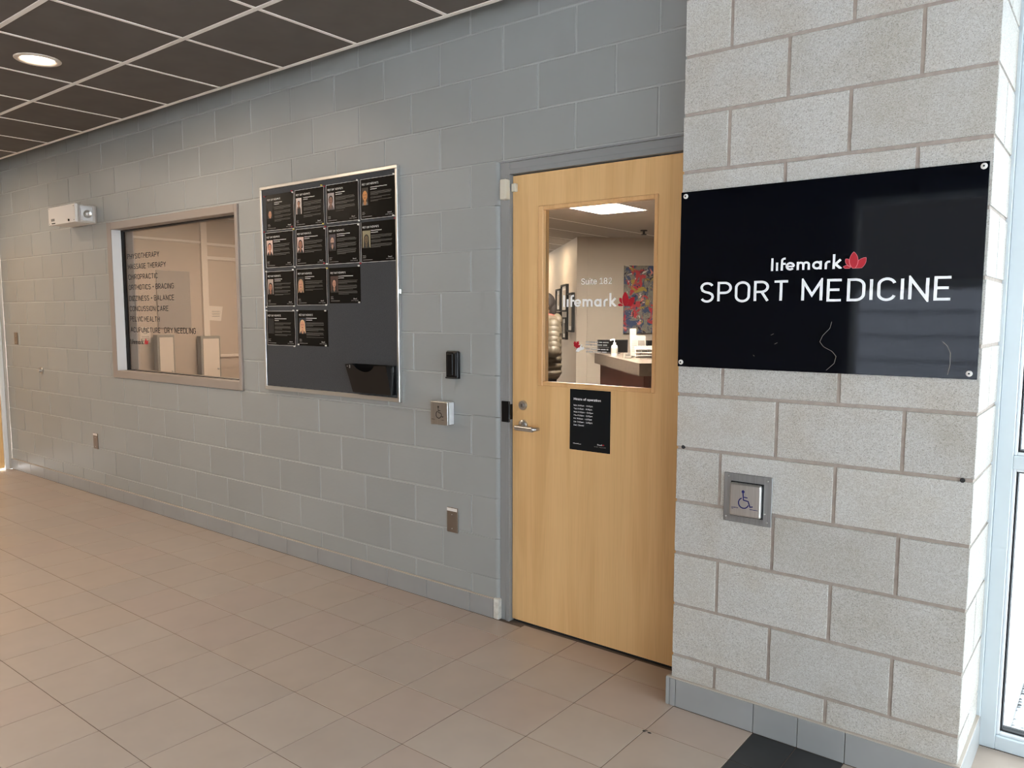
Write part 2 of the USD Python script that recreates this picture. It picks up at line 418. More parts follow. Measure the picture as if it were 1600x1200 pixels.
# --- tile baseboard of the grey wall
base = thing('baseboard_back', 'grey tile baseboard along the grey block wall', kind='structure')
jx = [0.345] + [0.19 - .305 * k for k in range(20)] + [WALL_L]
for b, a in zip(jx[:-1], jx[1:]):
    if b - a > .02: obj('base_tile', bev(a + .0012, -.010, .0005, b - .0012, .02, .0975, .0015), BASE_TILE, base)
obj('grout_cap', bev(WALL_L, -.0085, .0972, .345, .006, .1015, .001), BASE_CAP, base)
obj('corner_piece', rbox(.3455, -.012, .0005, .380, .018, .105, .006), CHIP, base, label='chipped white corner piece')

# --- white block pier
pier = thing('wall_right', 'pier of rough unpainted white concrete block carrying the big black sign', kind='structure')
obj('mortar_bed', bx(PX0 + .004, PY + .0045, 0, PX1 - .0045, .163, WALL_T), MORTAR, pier)


def rough_edge_block(x0, x1, z0, z1, y0, y1, side=None):
    """A block whose arrises are slightly broken. Front looks to -y (or to +x when side is set)."""
    n = lambda L: max(2, int(L / .03))
    edge = []
    w, h = (y1 - y0 if side else x1 - x0), z1 - z0
    for i in range(n(w)): edge.append((w * i / n(w), 0))
    for i in range(n(h)): edge.append((w, h * i / n(h)))
    for i in range(n(w)): edge.append((w - w * i / n(w), h))
    for i in range(n(h)): edge.append((0, h - h * i / n(h)))
    return edge


for r in range(-1, 14):
    z0, z1 = (.1, .2) if r < 0 else (.2 + .2 * r, .4 + .2 * r)
    js = [.2, .6] if r % 2 == 0 else [.4, .8]
    xs = [PX1] + [PX1 - j for j in js] + [PX0]
    g = .0058
    for i in range(len(xs) - 1):
        b, a = xs[i], xs[i + 1]
        x0, x1 = a + (g if i < len(xs) - 2 else 0), b - (g if i else 0)
        deep = .16 if (i == 0 and r % 2 == 0) else PY + .19
        w, h = x1 - x0, z1 - z0 - 2 * g
        e = []
        nx, nz = max(3, int(w / .028)), max(3, int(h / .028))
        pts = [(w * k / nx, 0) for k in range(nx)] + [(w, h * k / nz) for k in range(nz)] + [(w - w * k / nx, h) for k in range(nx)] + [(0, h - h * k / nz) for k in range(nz)]
        y = PY + rng.uniform(-.001, .001)
        front, rim = [], []
        for (px, pz) in pts:
            jx_, jz_ = rng.uniform(.0005, .0032), rng.uniform(.0005, .0032)
            ix = px + (jx_ if px < 1e-6 else -jx_ if px > w - 1e-6 else 0); iz = pz + (jz_ if pz < 1e-6 else -jz_ if pz > h - 1e-6 else 0)
            front.append((x0 + ix, y, z0 + g + iz)); rim.append((x0 + px, y + rng.uniform(.0015, .003), z0 + g + pz))
        n = len(pts)
        back = [(p[0], deep, p[2]) for p in rim]
        V = np.array(front + rim + back + [(x0 + w / 2, y, z0 + g + h / 2), (x0 + w / 2, deep, z0 + g + h / 2)])
        F = []
        for k in range(n):
            k2 = (k + 1) % n
            F += [(2 * n + n, k, k2), (k, n + k, n + k2), (k, n + k2, k2), (n + k, 2 * n + k, 2 * n + k2), (n + k, 2 * n + k2, n + k2), (3 * n + 1, 2 * n + k2, 2 * n + k)]
        obj('block', (V, np.array(F)), rng.choice(BLOCK), pier)
    if r % 2:                                                          # the stretcher behind the corner block, on the pier's side
        obj('block', bev(PX1 - .19, PY + .20, z0 + g, PX1 + rng.uniform(-.0008, .0008), .16, z1 - g, .002), rng.choice(BLOCK), pier)
obj('sealant', bev(PX1 - .012, .148, 0, 2.4125, .1655, 2.6, .002), ALU_PAINT, pier, label='pale sealant joint against the glazing')
for (hx, hz) in ((1.457, 1.004), (2.371, .999)):
    obj('anchor_hole', cyl((hx, PY - .0008, hz), (hx, PY + .01, hz), .007, seg=12), BLACK_MATT, pier)

pbase = thing('baseboard_right', 'pale grey tile baseboard at the foot of the white block pier', kind='structure')
for a, b in ((1.428, 1.453), (1.453, 1.759), (1.759, 1.916), (1.916, 2.074), (2.074, 2.414)):
    obj('base_tile', bev(a + .001, PY - .012, .0005, b - .001, PY + .004, .108, .0015), BASE_TILE, pbase)
obj('base_tile', bev(1.412, PY - .012, .0005, 1.4275, .0, .110, .0015), BASE_TILE, pbase)
obj('base_tile', bev(PX1 - .002, PY + .005, .0005, 2.414, .160, .108, .0015), BASE_TILE, pbase)
obj('grout_cap', cat(bev(1.414, PY - .0105, .1075, 2.412, PY + .004, .113, .001), bev(PX1 - .002, PY + .005, .1075, 2.412, .16, .113, .001)), BASE_CAP, pbase)

# --- floor: the tiles that show largest are parts, the rest one part of stuff
floor = thing('floor', 'beige square floor tiles with a black tile strip beside the pier', kind='structure')
obj('grout_bed', bx(WALL_L, WALL_F, -.06, WALL_R, .19, -.0016), GROUT, floor)
XJ = [WALL_L] + [.211 - .3062 * k for k in range(19, -1, -1)] + [.517, .823, 1.132, 1.446, 1.760, 1.9145, 2.072] + [2.072 + .3065 * k for k in range(1, 11)] + [WALL_R]
YJ = [.165, -.157] + [-.157 - .3045 * k for k in range(1, 18)] + [WALL_F]
cells = []
for i in range(len(XJ) - 1):
    for j in range(len(YJ) - 1):
        x0, x1, y1, y0 = XJ[i], XJ[i + 1], YJ[j], YJ[j + 1]
        if x1 - x0 < .01 or y1 - y0 < .01: continue
        if x0 < PX0 - .02: y1 = min(y1, .02 if x0 > .3 else -.009)
        elif x0 < PX1 - .05: y1 = min(y1, PY - .011)
        if y1 - y0 < .01: continue
        pr = [project((x, y, 0)) for x in (x0, x1) for y in (y0, y1)]
        area = 0
        if all(p is not None for p in pr):
            poly = Polygon([pr[0], pr[1], pr[3], pr[2]])
            area = poly.intersection(sbox(0, 0, 1600, 1200)).area if poly.is_valid else 0
        cells.append((area, x0, x1, y0, y1))
cells.sort(key=lambda c: -c[0])
rest = []
for k, (area, x0, x1, y0, y1) in enumerate(cells):
    g = .0013
    m = bev(x0 + g, y0 + g, -.009, x1 - g, y1 - g, rng.uniform(-.0002, .0002), .0011)
    black = 1.75 < x0 < 2.06
    if k < 290 and area > 0: obj('tile', m, BLACK_TILE if black else rng.choice(TILE), floor)
    elif not black: rest.append(m)
    else: obj('tile', m, BLACK_TILE, floor)
obj('tiles', cat(*rest), TILE[0], floor, kind='stuff')
stain = unary_union([Point(1.447, -.476).buffer(.006), affinity.scale(Point(1.468, -.476).buffer(.006), 1.3, .7), Point(1.454, -.470).buffer(.003)])
sm = ext(stain, .0006); sm.apply_translation((0, 0, .0002))
obj('dirt_stain', sm, BLACK_MATT, floor, label='small dark stain on a tile joint')

# --- suspended ceiling
ceiling = thing('ceiling', 'dark suspended ceiling with pale metal grid', kind='structure')
CX = [.2323 + .6114 * k for k in range(-10, 9)]
CX = [WALL_L] + [x for x in CX if WALL_L + .05 < x < WALL_R - .05] + [WALL_R]
CEDGE = -.1775                                                         # the ceiling stops short of the wall; the gap above it is dark
CY = [CEDGE] + [-.756 - .6080 * k for k in range(0, 8)]
CY = [y for y in CY if y > WALL_F + .05] + [WALL_F]
LIGHT_CELLS = []
CI = max(i for i in range(len(CX)) if CX[i] < -2.0)
for i in range(len(CX) - 1):
    for j in range(len(CY) - 1):
        x0, x1, y1, y0 = CX[i], CX[i + 1], CY[j], CY[j + 1]
        m = Manifold.cube((x1 - x0 - .008, y1 - y0 - .008, .015)).translate((x0 + .004, y0 + .004, CEIL_Z + .003))
        c = ((x0 + x1) / 2, (y0 + y1) / 2)
        if j in (1, 3, 5) and i in (1, CI):
            LIGHT_CELLS.append(c); m = m - Manifold.cylinder(.2, .083, .083, 32).translate((c[0], c[1], CEIL_Z - .1))
        obj('ceiling_tile', m, CEIL, ceiling)
for y in CY[1:-1]: obj('grid_tee', bev(WALL_L, y - .0118, CEIL_Z - .001, WALL_R, y + .0118, CEIL_Z + .004, .001), TEE, ceiling)
for x in CX[1:-1]:
    for j in range(len(CY) - 1):
        obj('grid_tee', bev(x - .0100, CY[j + 1] + .012, CEIL_Z - .0005, x + .0100, CY[j] - .012, CEIL_Z + .004, .001), TEE, ceiling)
obj('edge_trim', cat(bev(WALL_L, CEDGE - .024, CEIL_Z - .001, PX0 - .02, CEDGE, CEIL_Z + .004, .001), bx(WALL_L, CEDGE - .0015, CEIL_Z + .004, PX0 - .02, CEDGE, CEIL_Z + .045)), TEE, ceiling)
obj('plenum_lid', bx(WALL_L - .2, WALL_F - .2, WALL_T, WALL_R + .2, .2, WALL_T + .05), BLACK_MATT, ceiling)

# --- downlights (one seen in the photograph, the others further along the same ceiling)
first = None


def beam(path):
    b = UsdLux.DiskLight.Define(stage, path)
    b.CreateRadiusAttr(.07); b.CreateIntensityAttr(BEAM_POWER); b.CreateColorAttr(Gf.Vec3f(1.0, .80, .60))
    sh = UsdLux.ShapingAPI.Apply(b.GetPrim()); sh.CreateShapingConeAngleAttr(34.0); sh.CreateShapingConeSoftnessAttr(.5)
    return b



for k, c in enumerate(sorted(LIGHT_CELLS, key=lambda c: (abs(c[0] + 1.908) > .4, c[1] < -1.5))):
    if first is None:
        d = thing('downlight', 'lit round recessed downlight in the dark ceiling near the top left corner', 'ceiling light', (c[0], c[1], CEIL_Z), 'recessed downlights')
        o = lambda z: (c[0], c[1], z)
        ring = [(.079, .004), (.082, .000), (.090, -.005), (.104, -.005), (.110, -.001), (.110, .003), (.079, .004)]
        obj('trim_ring', lathe(ring, o(CEIL_Z)), LAMP_TRIM, d, smooth=40)
        can = [(.079, .003), (.070, .06), (.070, .075), (.074, .075), (.081, .003), (.079, .003)]
        obj('reflector', lathe(can, o(CEIL_Z)), WHITE_PLASTIC, d, smooth=40)
        obj('lens', cyl(o(CEIL_Z + .012), o(CEIL_Z + .016), .0745, seg=32), LAMP_ON, d)
        beam(d + '/beam').AddTranslateOp().Set(Gf.Vec3d(0, 0, -.008))
        first = d
    else:
        p = numbered('/World', 'downlight')
        x = UsdGeom.Xform.Define(stage, p)
        x.GetPrim().GetReferences().AddInternalReference(first)
        x.ClearXformOpOrder(); x.AddTranslateOp().Set(Gf.Vec3d(c[0], c[1], CEIL_Z))
        tag(x, ['recessed downlight further along the ceiling towards the end wall', 'recessed downlight in the middle row nearest the camera', 'recessed downlight in the rear row beside the opposite wall', 'recessed downlight in the middle row by the end wall', 'recessed downlight in the far rear corner of the ceiling'][k - 1], 'ceiling light', 'recessed downlights')

# --- the rest of the corridor's shell, behind the camera and at its ends
wl = thing('wall_left', 'end wall of the corridor with a white framed door', kind='structure')
obj('panel', cat(bx(WALL_L - .15, -.030, 0, WALL_L, .0, WALL_T), bx(WALL_L - .15, -1.12, 2.2, WALL_L, -.030, WALL_T), bx(WALL_L - .15, WALL_F, 0, WALL_L, -1.12, WALL_T)), END_PAINT, wl)
d2 = thing('door_2', 'wooden door in a white frame at the far end of the corridor', kind='structure')
obj('door_frame', cat(bev(WALL_L - .14, -.066, 0, WALL_L + .010, -.030, 2.2, .003), bev(WALL_L - .14, -1.12, 0, WALL_L + .012, -1.07, 2.2, .003), bev(WALL_L - .14, -1.07, 2.15, WALL_L + .010, -.066, 2.2, .003)), WHITE_FRAME, d2)
obj('door_slab', bev(WALL_L - .05, -1.067, .012, WALL_L - .003, -.069, 2.147, .002), MAPLE, d2)
obj('lever', tube([(WALL_L - .005, -1.0, 1.0), (WALL_L + .05, -1.0, 1.0), (WALL_L + .05, -.88, 1.0)], .009), STEEL, d2)

wf = thing('wall_front', 'opposite wall of the corridor behind the camera', kind='structure')
obj('panel', cat(bx(WALL_L, WALL_F - .15, 0, .6, WALL_F, WALL_T), bx(.6, WALL_F - .15, 2.6, WALL_R, WALL_F, WALL_T)), FRONT_PAINT, wf)


def glazing(n, label, axis, at, lo, hi, posts, rails, w=.05, dep=.10, glass_at=.05, top=2.6, glass=None):
    """Aluminium glazing: posts, rails, glazing beads and one pane per bay. axis 'y': the plane y = at; axis 'x': x = at."""
    t = thing(f'window_{n}', label, kind='structure')

    def B(a0, a1, z0, z1, d0, d1, b=.002):
        return bev(a0, at + d0, z0, a1, at + d1, z1, b) if axis == 'y' else bev(at + d0, a0, z0, at + d1, a1, z1, b)
    for p in posts: obj('mullion', B(p, p + w, 0, top, 0, dep), ALU_PAINT, t)
    for (z0, z1) in rails:
        for a, b in zip(posts[:-1], posts[1:]): obj('rail', B(a + w, b, z0, z1, .001, dep - .001), ALU_PAINT, t)
    for a, b in zip(posts[:-1], posts[1:]):
        for (q0, q1), (q2, q3) in zip(rails[:-1], rails[1:]):
            a0, a1, z0, z1 = a + w, b, q1, q2
            obj('bead', cat(B(a0, a0 + .010, z0, z1, .015, .085), B(a1 - .010, a1, z0, z1, .015, .085), B(a0 + .01, a1 - .01, z0, z0 + .010, .015, .085), B(a0 + .01, a1 - .01, z1 - .010, z1, .015, .085)), WHITE_FRAME, t)
            obj('gasket', cat(B(a0 + .010, a0 + .016, z0 + .01, z1 - .01, .03, .07), B(a1 - .016, a1 - .010, z0 + .01, z1 - .01, .03, .07), B(a0 + .016, a1 - .016, z0 + .01, z0 + .016, .03, .07), B(a0 + .016, a1 - .016, z1 - .016, z1 - .01, .03, .07)), GASKET, t)
            obj('pane', B(a0 + .016, a1 - .016, z0 + .016, z1 - .016, glass_at - .003, glass_at + .003, .0005), glass or PANE, t)
    return t


glazing(2, 'aluminium framed glazing at the right edge looking out on snow', 'y', .165, 2.414, WALL_R, [2.412, 3.36, 4.30, 5.15], [(0, .048), (.982, 1.027), (2.55, 2.6)], w=.047, glass=PANE_GREY)
glazing(3, 'glazed end of the corridor to the right of the camera', 'x', WALL_R, WALL_F, .165, [WALL_F, -4.1, -2.7, -1.3, .115], [(0, .05), (.98, 1.03), (2.55, 2.6)], glass=PANE_GREY)
glazing(4, 'glazing in the opposite wall behind the camera', 'y', WALL_F - .1, .6, WALL_R, [.6, 1.8, 3.0, 4.1, 5.15], [(0, .3), (1.76, 1.82), (2.55, 2.6)])
hd = thing('trim_2', 'bulkhead above the glazing', kind='structure')
obj('bulkhead', cat(bx(PX1, .165, 2.6, WALL_R + .1, .265, WALL_T), bx(WALL_R, WALL_F, 2.6, WALL_R + .1, .165, WALL_T)), END_PAINT, hd)

# --- outside: snow, the same white block wall running on, a clapboard house across the lot
og = thing('exterior_ground', 'snowy ground outside the glazing', kind='structure')
obj('snow_field', cat(bx(-30, -60, -.25, 60, WALL_F - .1, -.12), bx(WALL_R + .1, WALL_F - .1, -.25, 60, 60, -.12), bx(2.3, .27, -.25, WALL_R + .1, 60, -.12)), SNOW, og)
MATTING = usdkit.material(stage, '/World/Looks/snowy_mat', {
    'g': ('geometry', {}), 'v': ('voronoi_texture', {'scale': 34.0, 'randomness': .25}), 'n': ('noise_texture', {'scale': 5.0, 'detail': 5.0}),
    'r': ('rgb_ramp', {'ramp': [(0, (.03, .035, .04)), (.28, (.05, .055, .06)), (.45, (.6, .64, .68)), (1, (.75, .78, .82))]}),
    'mx': ('math', {'math_type': 'add'}), 'sub': ('math', {'math_type': 'multiply_add', 'value2': 1.6, 'value3': -.72}),
    'p': ('principled_bsdf', {'roughness': .9})},
    [('g.position', 'v.vector'), ('g.position', 'n.vector'), ('n.fac', 'sub.value1'), ('v.distance', 'mx.value1'), ('sub.value', 'mx.value2'), ('mx.value', 'r.fac'), ('r.color', 'p.base_color')], surface='p.BSDF')
obj('entrance_matting', bev(2.47, .30, -.119, 5.0, 3.2, -.105, .003), MATTING, og)
ew = thing('wall_exterior', 'white block wall running on outside the glazing', kind='structure')
obj('mortar_bed', bx(2.25, .27, -.12, 2.402, 7.0, 3.4), MORTAR, ew)
for r in range(-1, 16):
    z0 = .2 + .2 * r
    y = .27
    k = 0
    while y < 6.9:
        y1 = min(y + (.2 if (k == 0 and r % 2) else .4), 7.0)
        obj('block', bev(2.30, y + .004, z0 + .004, 2.407, y1 - .004, z0 + .196, .002), rng.choice(BLOCK), ew)
        y = y1; k += 1
CLAP = mat('clapboard', (.20, .22, .26), .7)
nb = thing('neighbour_house', 'grey clapboard building across the lot behind the camera', 'building')
obj('wall', bx(-1, -14.5, -.12, 9, -11.55, 4.6), BLACK_MATT, nb)
for k in range(5): obj('board', trimesh.convex.convex_hull(np.array([(x, y, z) for x in (-1, 9) for y, z in ((-11.5, .0 + .4 * k), (-11.55, .0 + .4 * k), (-11.53, .38 + .4 * k), (-11.55, .38 + .4 * k))])), CLAP, nb)
obj('roof', trimesh.convex.convex_hull(np.array([(-1.3, -14.8, 4.6), (9.3, -14.8, 4.6), (-1.3, -11.2, 4.6), (9.3, -11.2, 4.6), (-1.3, -13, 6), (9.3, -13, 6)])), BLACK_MATT, nb)
# ------------------------------------------------------------------ the door and its frame
DY = .030                                                              # face of the door leaf
fr = thing('trim_1', 'grey painted steel door frame of the wooden door', kind='structure')
obj('jamb', bev(.372, .012, 0, .4305, .17, 2.192, .002), FRAME_GREY, fr)
obj('jamb_stop', bev(.412, .0085, 0, .4305, .014, 2.137, .001), FRAME_GREY, fr)
obj('jamb', bev(1.352, .012, 0, 1.428, .17, 2.192, .002), FRAME_GREY, fr)
obj('head', bev(.4307, .012, 2.137, 1.3518, .17, 2.192, .002), FRAME_GREY, fr)
obj('head_lip', bev(.372, .004, 2.192, 1.428, .03, 2.202, .002), FRAME_GREY, fr)
obj('head_stop', bev(.4307, .0085, 2.137, 1.3518, .0125, 2.158, .001), FRAME_GREY, fr)
obj('stop', cat(bx(.4305, .078, 0, .445, .10, 2.137), bx(1.338, .078, 0, 1.3518, .10, 2.137), bx(.445, .078, 2.122, 1.338, .10, 2.137)), GASKET, fr)
stk = obj('electric_strike', cat(bev(.3865, .0035, .982, .4325, .014, 1.082, .0015), bev(.424, .006, .995, .4345, .03, 1.068, .001)), BLACK, fr, label='black electric strike plate')

door = thing('door_1', 'maple veneer door with a tall glazed lite, lever handle and white lettering', kind='structure')
LX0, LX1, LZ0, LZ1 = .610, 1.181, 1.182, 1.967
D0, D1, DZ0, DZ1 = .4345, 1.349, .013, 2.131
hole = Manifold.cube((LX1 - LX0, .2, LZ1 - LZ0)).translate((LX0, -.05, LZ0))
leaf = Manifold.cube((D1 - D0, .0445, DZ1 - DZ0)).translate((D0, DY, DZ0)) - hole
obj('leaf', leaf, MAPLE, door)
for nm, q in (('lite_moulding', ((.585, LZ0 - .016, LX0 + .004, LZ1 + .015), (LX1 - .004, LZ0 - .016, 1.1935, LZ1 + .015))),):
    for (x0, z0, x1, z1) in q: obj(nm, bev(x0, DY - .007, z0, x1, DY + .018, z1, .003), MAPLE_TRIM, door)
    for (z0, z1) in ((LZ0 - .016, LZ0 + .004), (LZ1 - .004, LZ1 + .015)): obj(nm, bev(LX0 + .004, DY - .0065, z0, LX1 - .004, DY + .018, z1, .003), MAPLE_TRIM, door)
obj('pane', bx(LX0 + .0005, .049, LZ0 + .0005, LX1 - .0005, .055, LZ1 - .0005), PANE_DIM, door)
obj('bottom_sweep', bev(D0 + .005, DY + .004, .0015, D1 - .005, DY + .04, .0128, .001), BLACK_MATT, door)
GY = .0488                                                             # face of the door glass


def leaf_logo(x, z, w):
    """The red flower mark: a tall middle petal, two pairs of side petals. Returns (all petals, thin light edges)."""
    def petal(cx, cz, L, W, ang):
        R = (L * L / 4 + W * W / 4) / W                                # two circle arcs meeting in pointed tips
        p = Point(R - W / 2, 0).buffer(R, 48).intersection(Point(W / 2 - R, 0).buffer(R, 48))
        return affinity.translate(affinity.rotate(affinity.translate(p, 0, L / 2), ang, origin=(0, 0)), cx, cz)
    c = petal(.58, -.06, .98, .46, 2)
    r1 = petal(.66, -.10, .88, .42, -40).difference(c.buffer(.022)); r2 = petal(.60, -.02, .46, .26, -80).difference(unary_union([c, r1]).buffer(.016))
    l1 = petal(.46, .12, .54, .28, 40).difference(c.buffer(.03)); l2 = petal(.40, .05, .40, .19, 84).difference(unary_union([c, l1]).buffer(.03))
    base_ = sbox(-1, -.3, 2, .0)
    parts = [q.difference(base_) for q in (c, r1, r2, l1, l2)]
    f = lambda q: affinity.translate(affinity.scale(q, w, w, origin=(0, 0)), x, z)
    return f(unary_union(parts)), f(unary_union([q.buffer(.018).difference(q.buffer(-.006)) for q in parts if not q.is_empty]))


def wordmark(x0, z0, h, w, y, m, parent, depth=.0006, name='wordmark', label=None):
    """The health company's wordmark, in heavy rounded strokes with a dotless i; h is the height of the k, w the width."""
    s, sh = [], h * .155
    def st(pts, wd=sh): s.append(LineString(pts).buffer(wd / 2, cap_style=2, join_style=1))
    X = h * .62                                                        # x-height
    def ring(cx, a0, a1, rr=X / 2):
        t = np.radians(np.linspace(a0, a1, 28)); k = rr - sh / 2
        return [(cx + k * math.cos(a), X / 2 + k * math.sin(a)) for a in t]
    u = sh / 2
    st([(u, 0), (u, h * .95)])                                         # l
    st([(u + h * .33, 0), (u + h * .33, X)])                           # i without its dot
    fx = u + h * .66
    st([(fx, 0), (fx, h * .72)] + [(fx + h * .16 - h * .16 * math.cos(a), h * .72 + h * .17 * math.sin(a)) for a in np.linspace(0, math.pi / 2, 8)] + [(fx + h * .24, h * .89)])
    st([(fx, h * .50), (fx + h * .26, h * .50)])                       # f
    ex = fx + h * .56
    st(ring(ex, -40, -360)); st([(ex - X / 2 + u, X / 2 - h * .01), (ex + X / 2 - u * .6, X / 2 - h * .01)], sh * .8)   # e
    mx = ex + h * .50
    st([(mx, 0), (mx, X)])
    for q in (0, 1):
        bx_ = mx + q * h * .36
        st([(bx_, X * .55)] + [(bx_ + h * .18 - h * .18 * math.cos(a), X * .60 + (X * .4 - u) * math.sin(a)) for a in np.linspace(0, math.pi, 14)] + [(bx_ + h * .36, 0)])
    ax = mx + h * .72 + h * .52
    st(ring(ax, 0, 360)); st([(ax + X / 2 - u, 0), (ax + X / 2 - u, X)])
    rx = ax + X / 2 + h * .25
    st([(rx, 0), (rx, X * .55)] + [(rx + h * .20 - h * .20 * math.cos(a), X * .55 + (X * .45 - u) * math.sin(a)) for a in np.linspace(0, math.pi / 2, 8)] + [(rx + h * .27, X - u)])
    kx = rx + h * .50
    st([(kx, 0), (kx, h * 1.06)])
    st([(kx + u * .5, X * .46), (kx + h * .42, X * 1.06)], sh * 1.05); st([(kx + h * .12, X * .52), (kx + h * .46, -.0)], sh * 1.1)
    g = unary_union(s).intersection(sbox(-1, 0, 50, h * 1.06))
    g = affinity.scale(g, w / (g.bounds[2] - g.bounds[0]), 1, origin=(0, 0))
    g = affinity.translate(g, x0 - g.bounds[0], z0)
    return obj(name, wall_shape(g.simplify(h * .004), y, depth), m, parent, label=label)


obj('lettering', text('Suite 182', .807, 1.625, .0262, GY, width=.157, bold=False), WHITE_VINYL, door, label='white lettering of the suite number')
wordmark(.710, 1.527, .0555, .280, GY, WHITE_VINYL, door, label='white wordmark on the glass')
lg, le = leaf_logo(.996, 1.529, .066)
fl = obj('flower_mark', wall_shape(lg, GY), RED, door, label='red flower mark beside the wordmark')
# the small bilingual decal: a red maple leaf on a white hand, with four lines of pale print
leafp = Polygon([(0, .5), (.1, .3), (.2, .36), (.17, .08), (.32, .24), (.36, .16), (.5, .18), (.44, .04), (.5, 0), (.26, -.2), (.3, -.28), (.02, -.24), (0, -.5),
                 (-.02, -.24), (-.3, -.28), (-.26, -.2), (-.5, 0), (-.44, .04), (-.5, .18), (-.36, .16), (-.32, .24), (-.17, .08), (-.2, .36), (-.1, .3)])
leafp = affinity.translate(affinity.rotate(affinity.scale(leafp, .040, .046, origin=(0, 0)), -32, origin=(0, 0)), .786, 1.357)
obj('leaf_decal', wall_shape(leafp, GY), RED, door, label='red maple leaf decal')
hand = unary_union([Polygon([(.783, 1.330), (.790, 1.342), (.803, 1.349), (.812, 1.347), (.826, 1.344), (.818, 1.338), (.804, 1.335), (.796, 1.328)]).buffer(.0015),
                    LineString([(.800, 1.340), (.806, 1.352), (.813, 1.358)]).buffer(.0022), LineString([(.806, 1.338), (.822, 1.349)]).buffer(.002)])
obj('hand_decal', wall_shape(hand, GY), WHITE_VINYL, door, label='white hand decal under the leaf')
for k, (z, a, b) in enumerate(((1.369, .834, .958), (1.357, .834, .945), (1.338, .834, .951), (1.326, .836, .95))):
    words, x = [], a
    rr = random.Random(40 + k)
    while x < b - .008:
        w = rr.uniform(.010, .030); words.append(sbox(x, z, min(x + w, b), z + .0058)); x += w + .004
    obj('print_line', wall_shape(unary_union(words), GY, .0004), PRINT_WHITE, door)
obj('print_line', wall_shape(sbox(.834, 1.350, .955, 1.3512), GY, .0004), PRINT_WHITE, door)
# lock cylinder and lever
lk = obj('lock_cylinder', lathe([(0, .016), (.012, .016), (.0125, .013), (.020, .012), (.0235, .006), (.0235, 0)], (.4985, DY, 1.067), (0, -1, 0)), STEEL, door, smooth=40)
obj('keyhole', bev(.4972, DY - .0172, 1.060, .4998, DY - .0155, 1.074, .0004), BLACK_MATT, lk)
rose = obj('lever_rose', lathe([(0, .014), (.018, .013), (.0245, .008), (.0255, 0)], (.5, DY, .973), (0, -1, 0)), STEEL, door, smooth=40)
lev = tube([(.5, DY - .010, .973), (.5, DY - .050, .968), (.505, DY - .054, .967)], .0085, 12)
bar = Manifold.batch_hull([Manifold.sphere(.0125, 14).scale((1, .7, 1)).translate((.499, DY - .056, .966)), Manifold.sphere(.0125, 14).scale((1, .65, 1)).translate((.595, DY - .058, .965))])
ret = tube([(.595, DY - .058, .966), (.607, DY - .048, .966), (.609, DY - .030, .966)], [.0100, .0095, .008], 12)
obj('lever_handle', lev + bar + ret, STEEL, door, smooth=50)

hs = thing('hours_sign', 'black card with white opening hours stuck to the door under the glass', 'sign')
HX0, HX1, HZ0, HZ1 = .766, .979, .887, 1.161
obj('card', bev(HX0, DY - .0016, HZ0, HX1, DY - .0002, HZ1, .0004), SIGN_PRINT_BLACK, hs)
HY = DY - .0016
obj('heading', text('Hours of operation', .787, 1.1125, .0100, HY, width=.143, bold=True, depth=.0004), WHITE_VINYL, hs)
for k, s in enumerate(('Mon: 8:00am - 8:00pm', 'Tue: 8:00am - 8:00pm', 'Wed: 8:00am - 8:00pm', 'Thu: 8:00am - 8:00pm', 'Fri: 8:00am - 6:00pm', 'Sat: 9:00am - 1:00pm', 'Sun: Closed')):
    obj('text_line', text(s, .7865, 1.0855 - .0148 * k, .0068, HY, width=(.101, .098, .103, .100, .098, .100, .055)[k], depth=.0004), WHITE_VINYL, hs)
obj('web_address', text('lifemark.ca', .786, .9135, .0055, HY, width=.042, depth=.0004), WHITE_VINYL, hs)
wordmark(.913, .9185, .0068, .026, HY, WHITE_VINYL, hs, depth=.0004)
l2, _ = leaf_logo(.9395, .919, .0085)
obj('flower_mark', wall_shape(l2, HY, .0004), RED, hs)
obj('logo_line', caps_wall('SPORT MEDICINE', .897, .9085, .0055, .061, HY, .0004), PRINT_DIM, hs)

sb = obj('contact_sensor', cat(bev(.397, -.022, 2.021, .432, .012, 2.112, .0025), bev(.4155, -.023, 2.047, .4185, -.0215, 2.053, .0004)), CREAM)
tag(stage.GetPrimAtPath(sb), 'cream plastic contact sensor on the corner of the grey door frame', 'door sensor')
mg = obj('sensor_magnet', bev(.4395, .010, 2.057, .4635, .0298, 2.094, .002), CREAM)
tag(stage.GetPrimAtPath(mg), 'small cream sensor magnet stuck to the top corner of the door', 'door sensor')

# ------------------------------------------------------------------ interior window
w1 = thing('window_1', 'interior window in the grey wall with a list of services lettered on the glass', kind='structure')
wx0, wx1, wz0, wz1 = WIN
ix0, ix1, iz0, iz1 = -3.478, -1.800, 1.056, 2.136
Y0, Y1 = -.012, .066
obj('frame', bev(wx0, Y0, wz0, ix0, Y1 + .09, wz1, .003), FRAME_TAUPE, w1)
obj('frame', bev(ix1, Y0, wz0, wx1, Y1 + .09, wz1, .003), FRAME_TAUPE, w1)
obj('frame', bev(ix0, Y0 + .0005, wz0, ix1, Y1 + .09, iz0, .003), FRAME_TAUPE, w1)
obj('frame', bev(ix0, Y0 + .0005, iz1, ix1, Y1 + .09, wz1, .003), FRAME_TAUPE, w1)
obj('jamb_liner', bx(ix0, -.006, iz0, ix0 + .0015, .064, iz1), WHITE_FRAME, w1, label='white inner face of the window jamb')
obj('gasket', cat(bx(ix0 + .0002, .064, iz0, ix0 + .012, .09, iz1), bx(ix1 - .006, .068, iz0, ix1, .09, iz1), bx(ix0 + .012, .066, iz0, ix1 - .006, .09, iz0 + .004), bx(ix0 + .012, .064, iz1 - .010, ix1 - .006, .09, iz1)), GASKET, w1)
obj('pane', bx(ix0 + .012, .080, iz0 + .004, ix1 - .006, .086, iz1 - .010), PANE_DIM, w1)
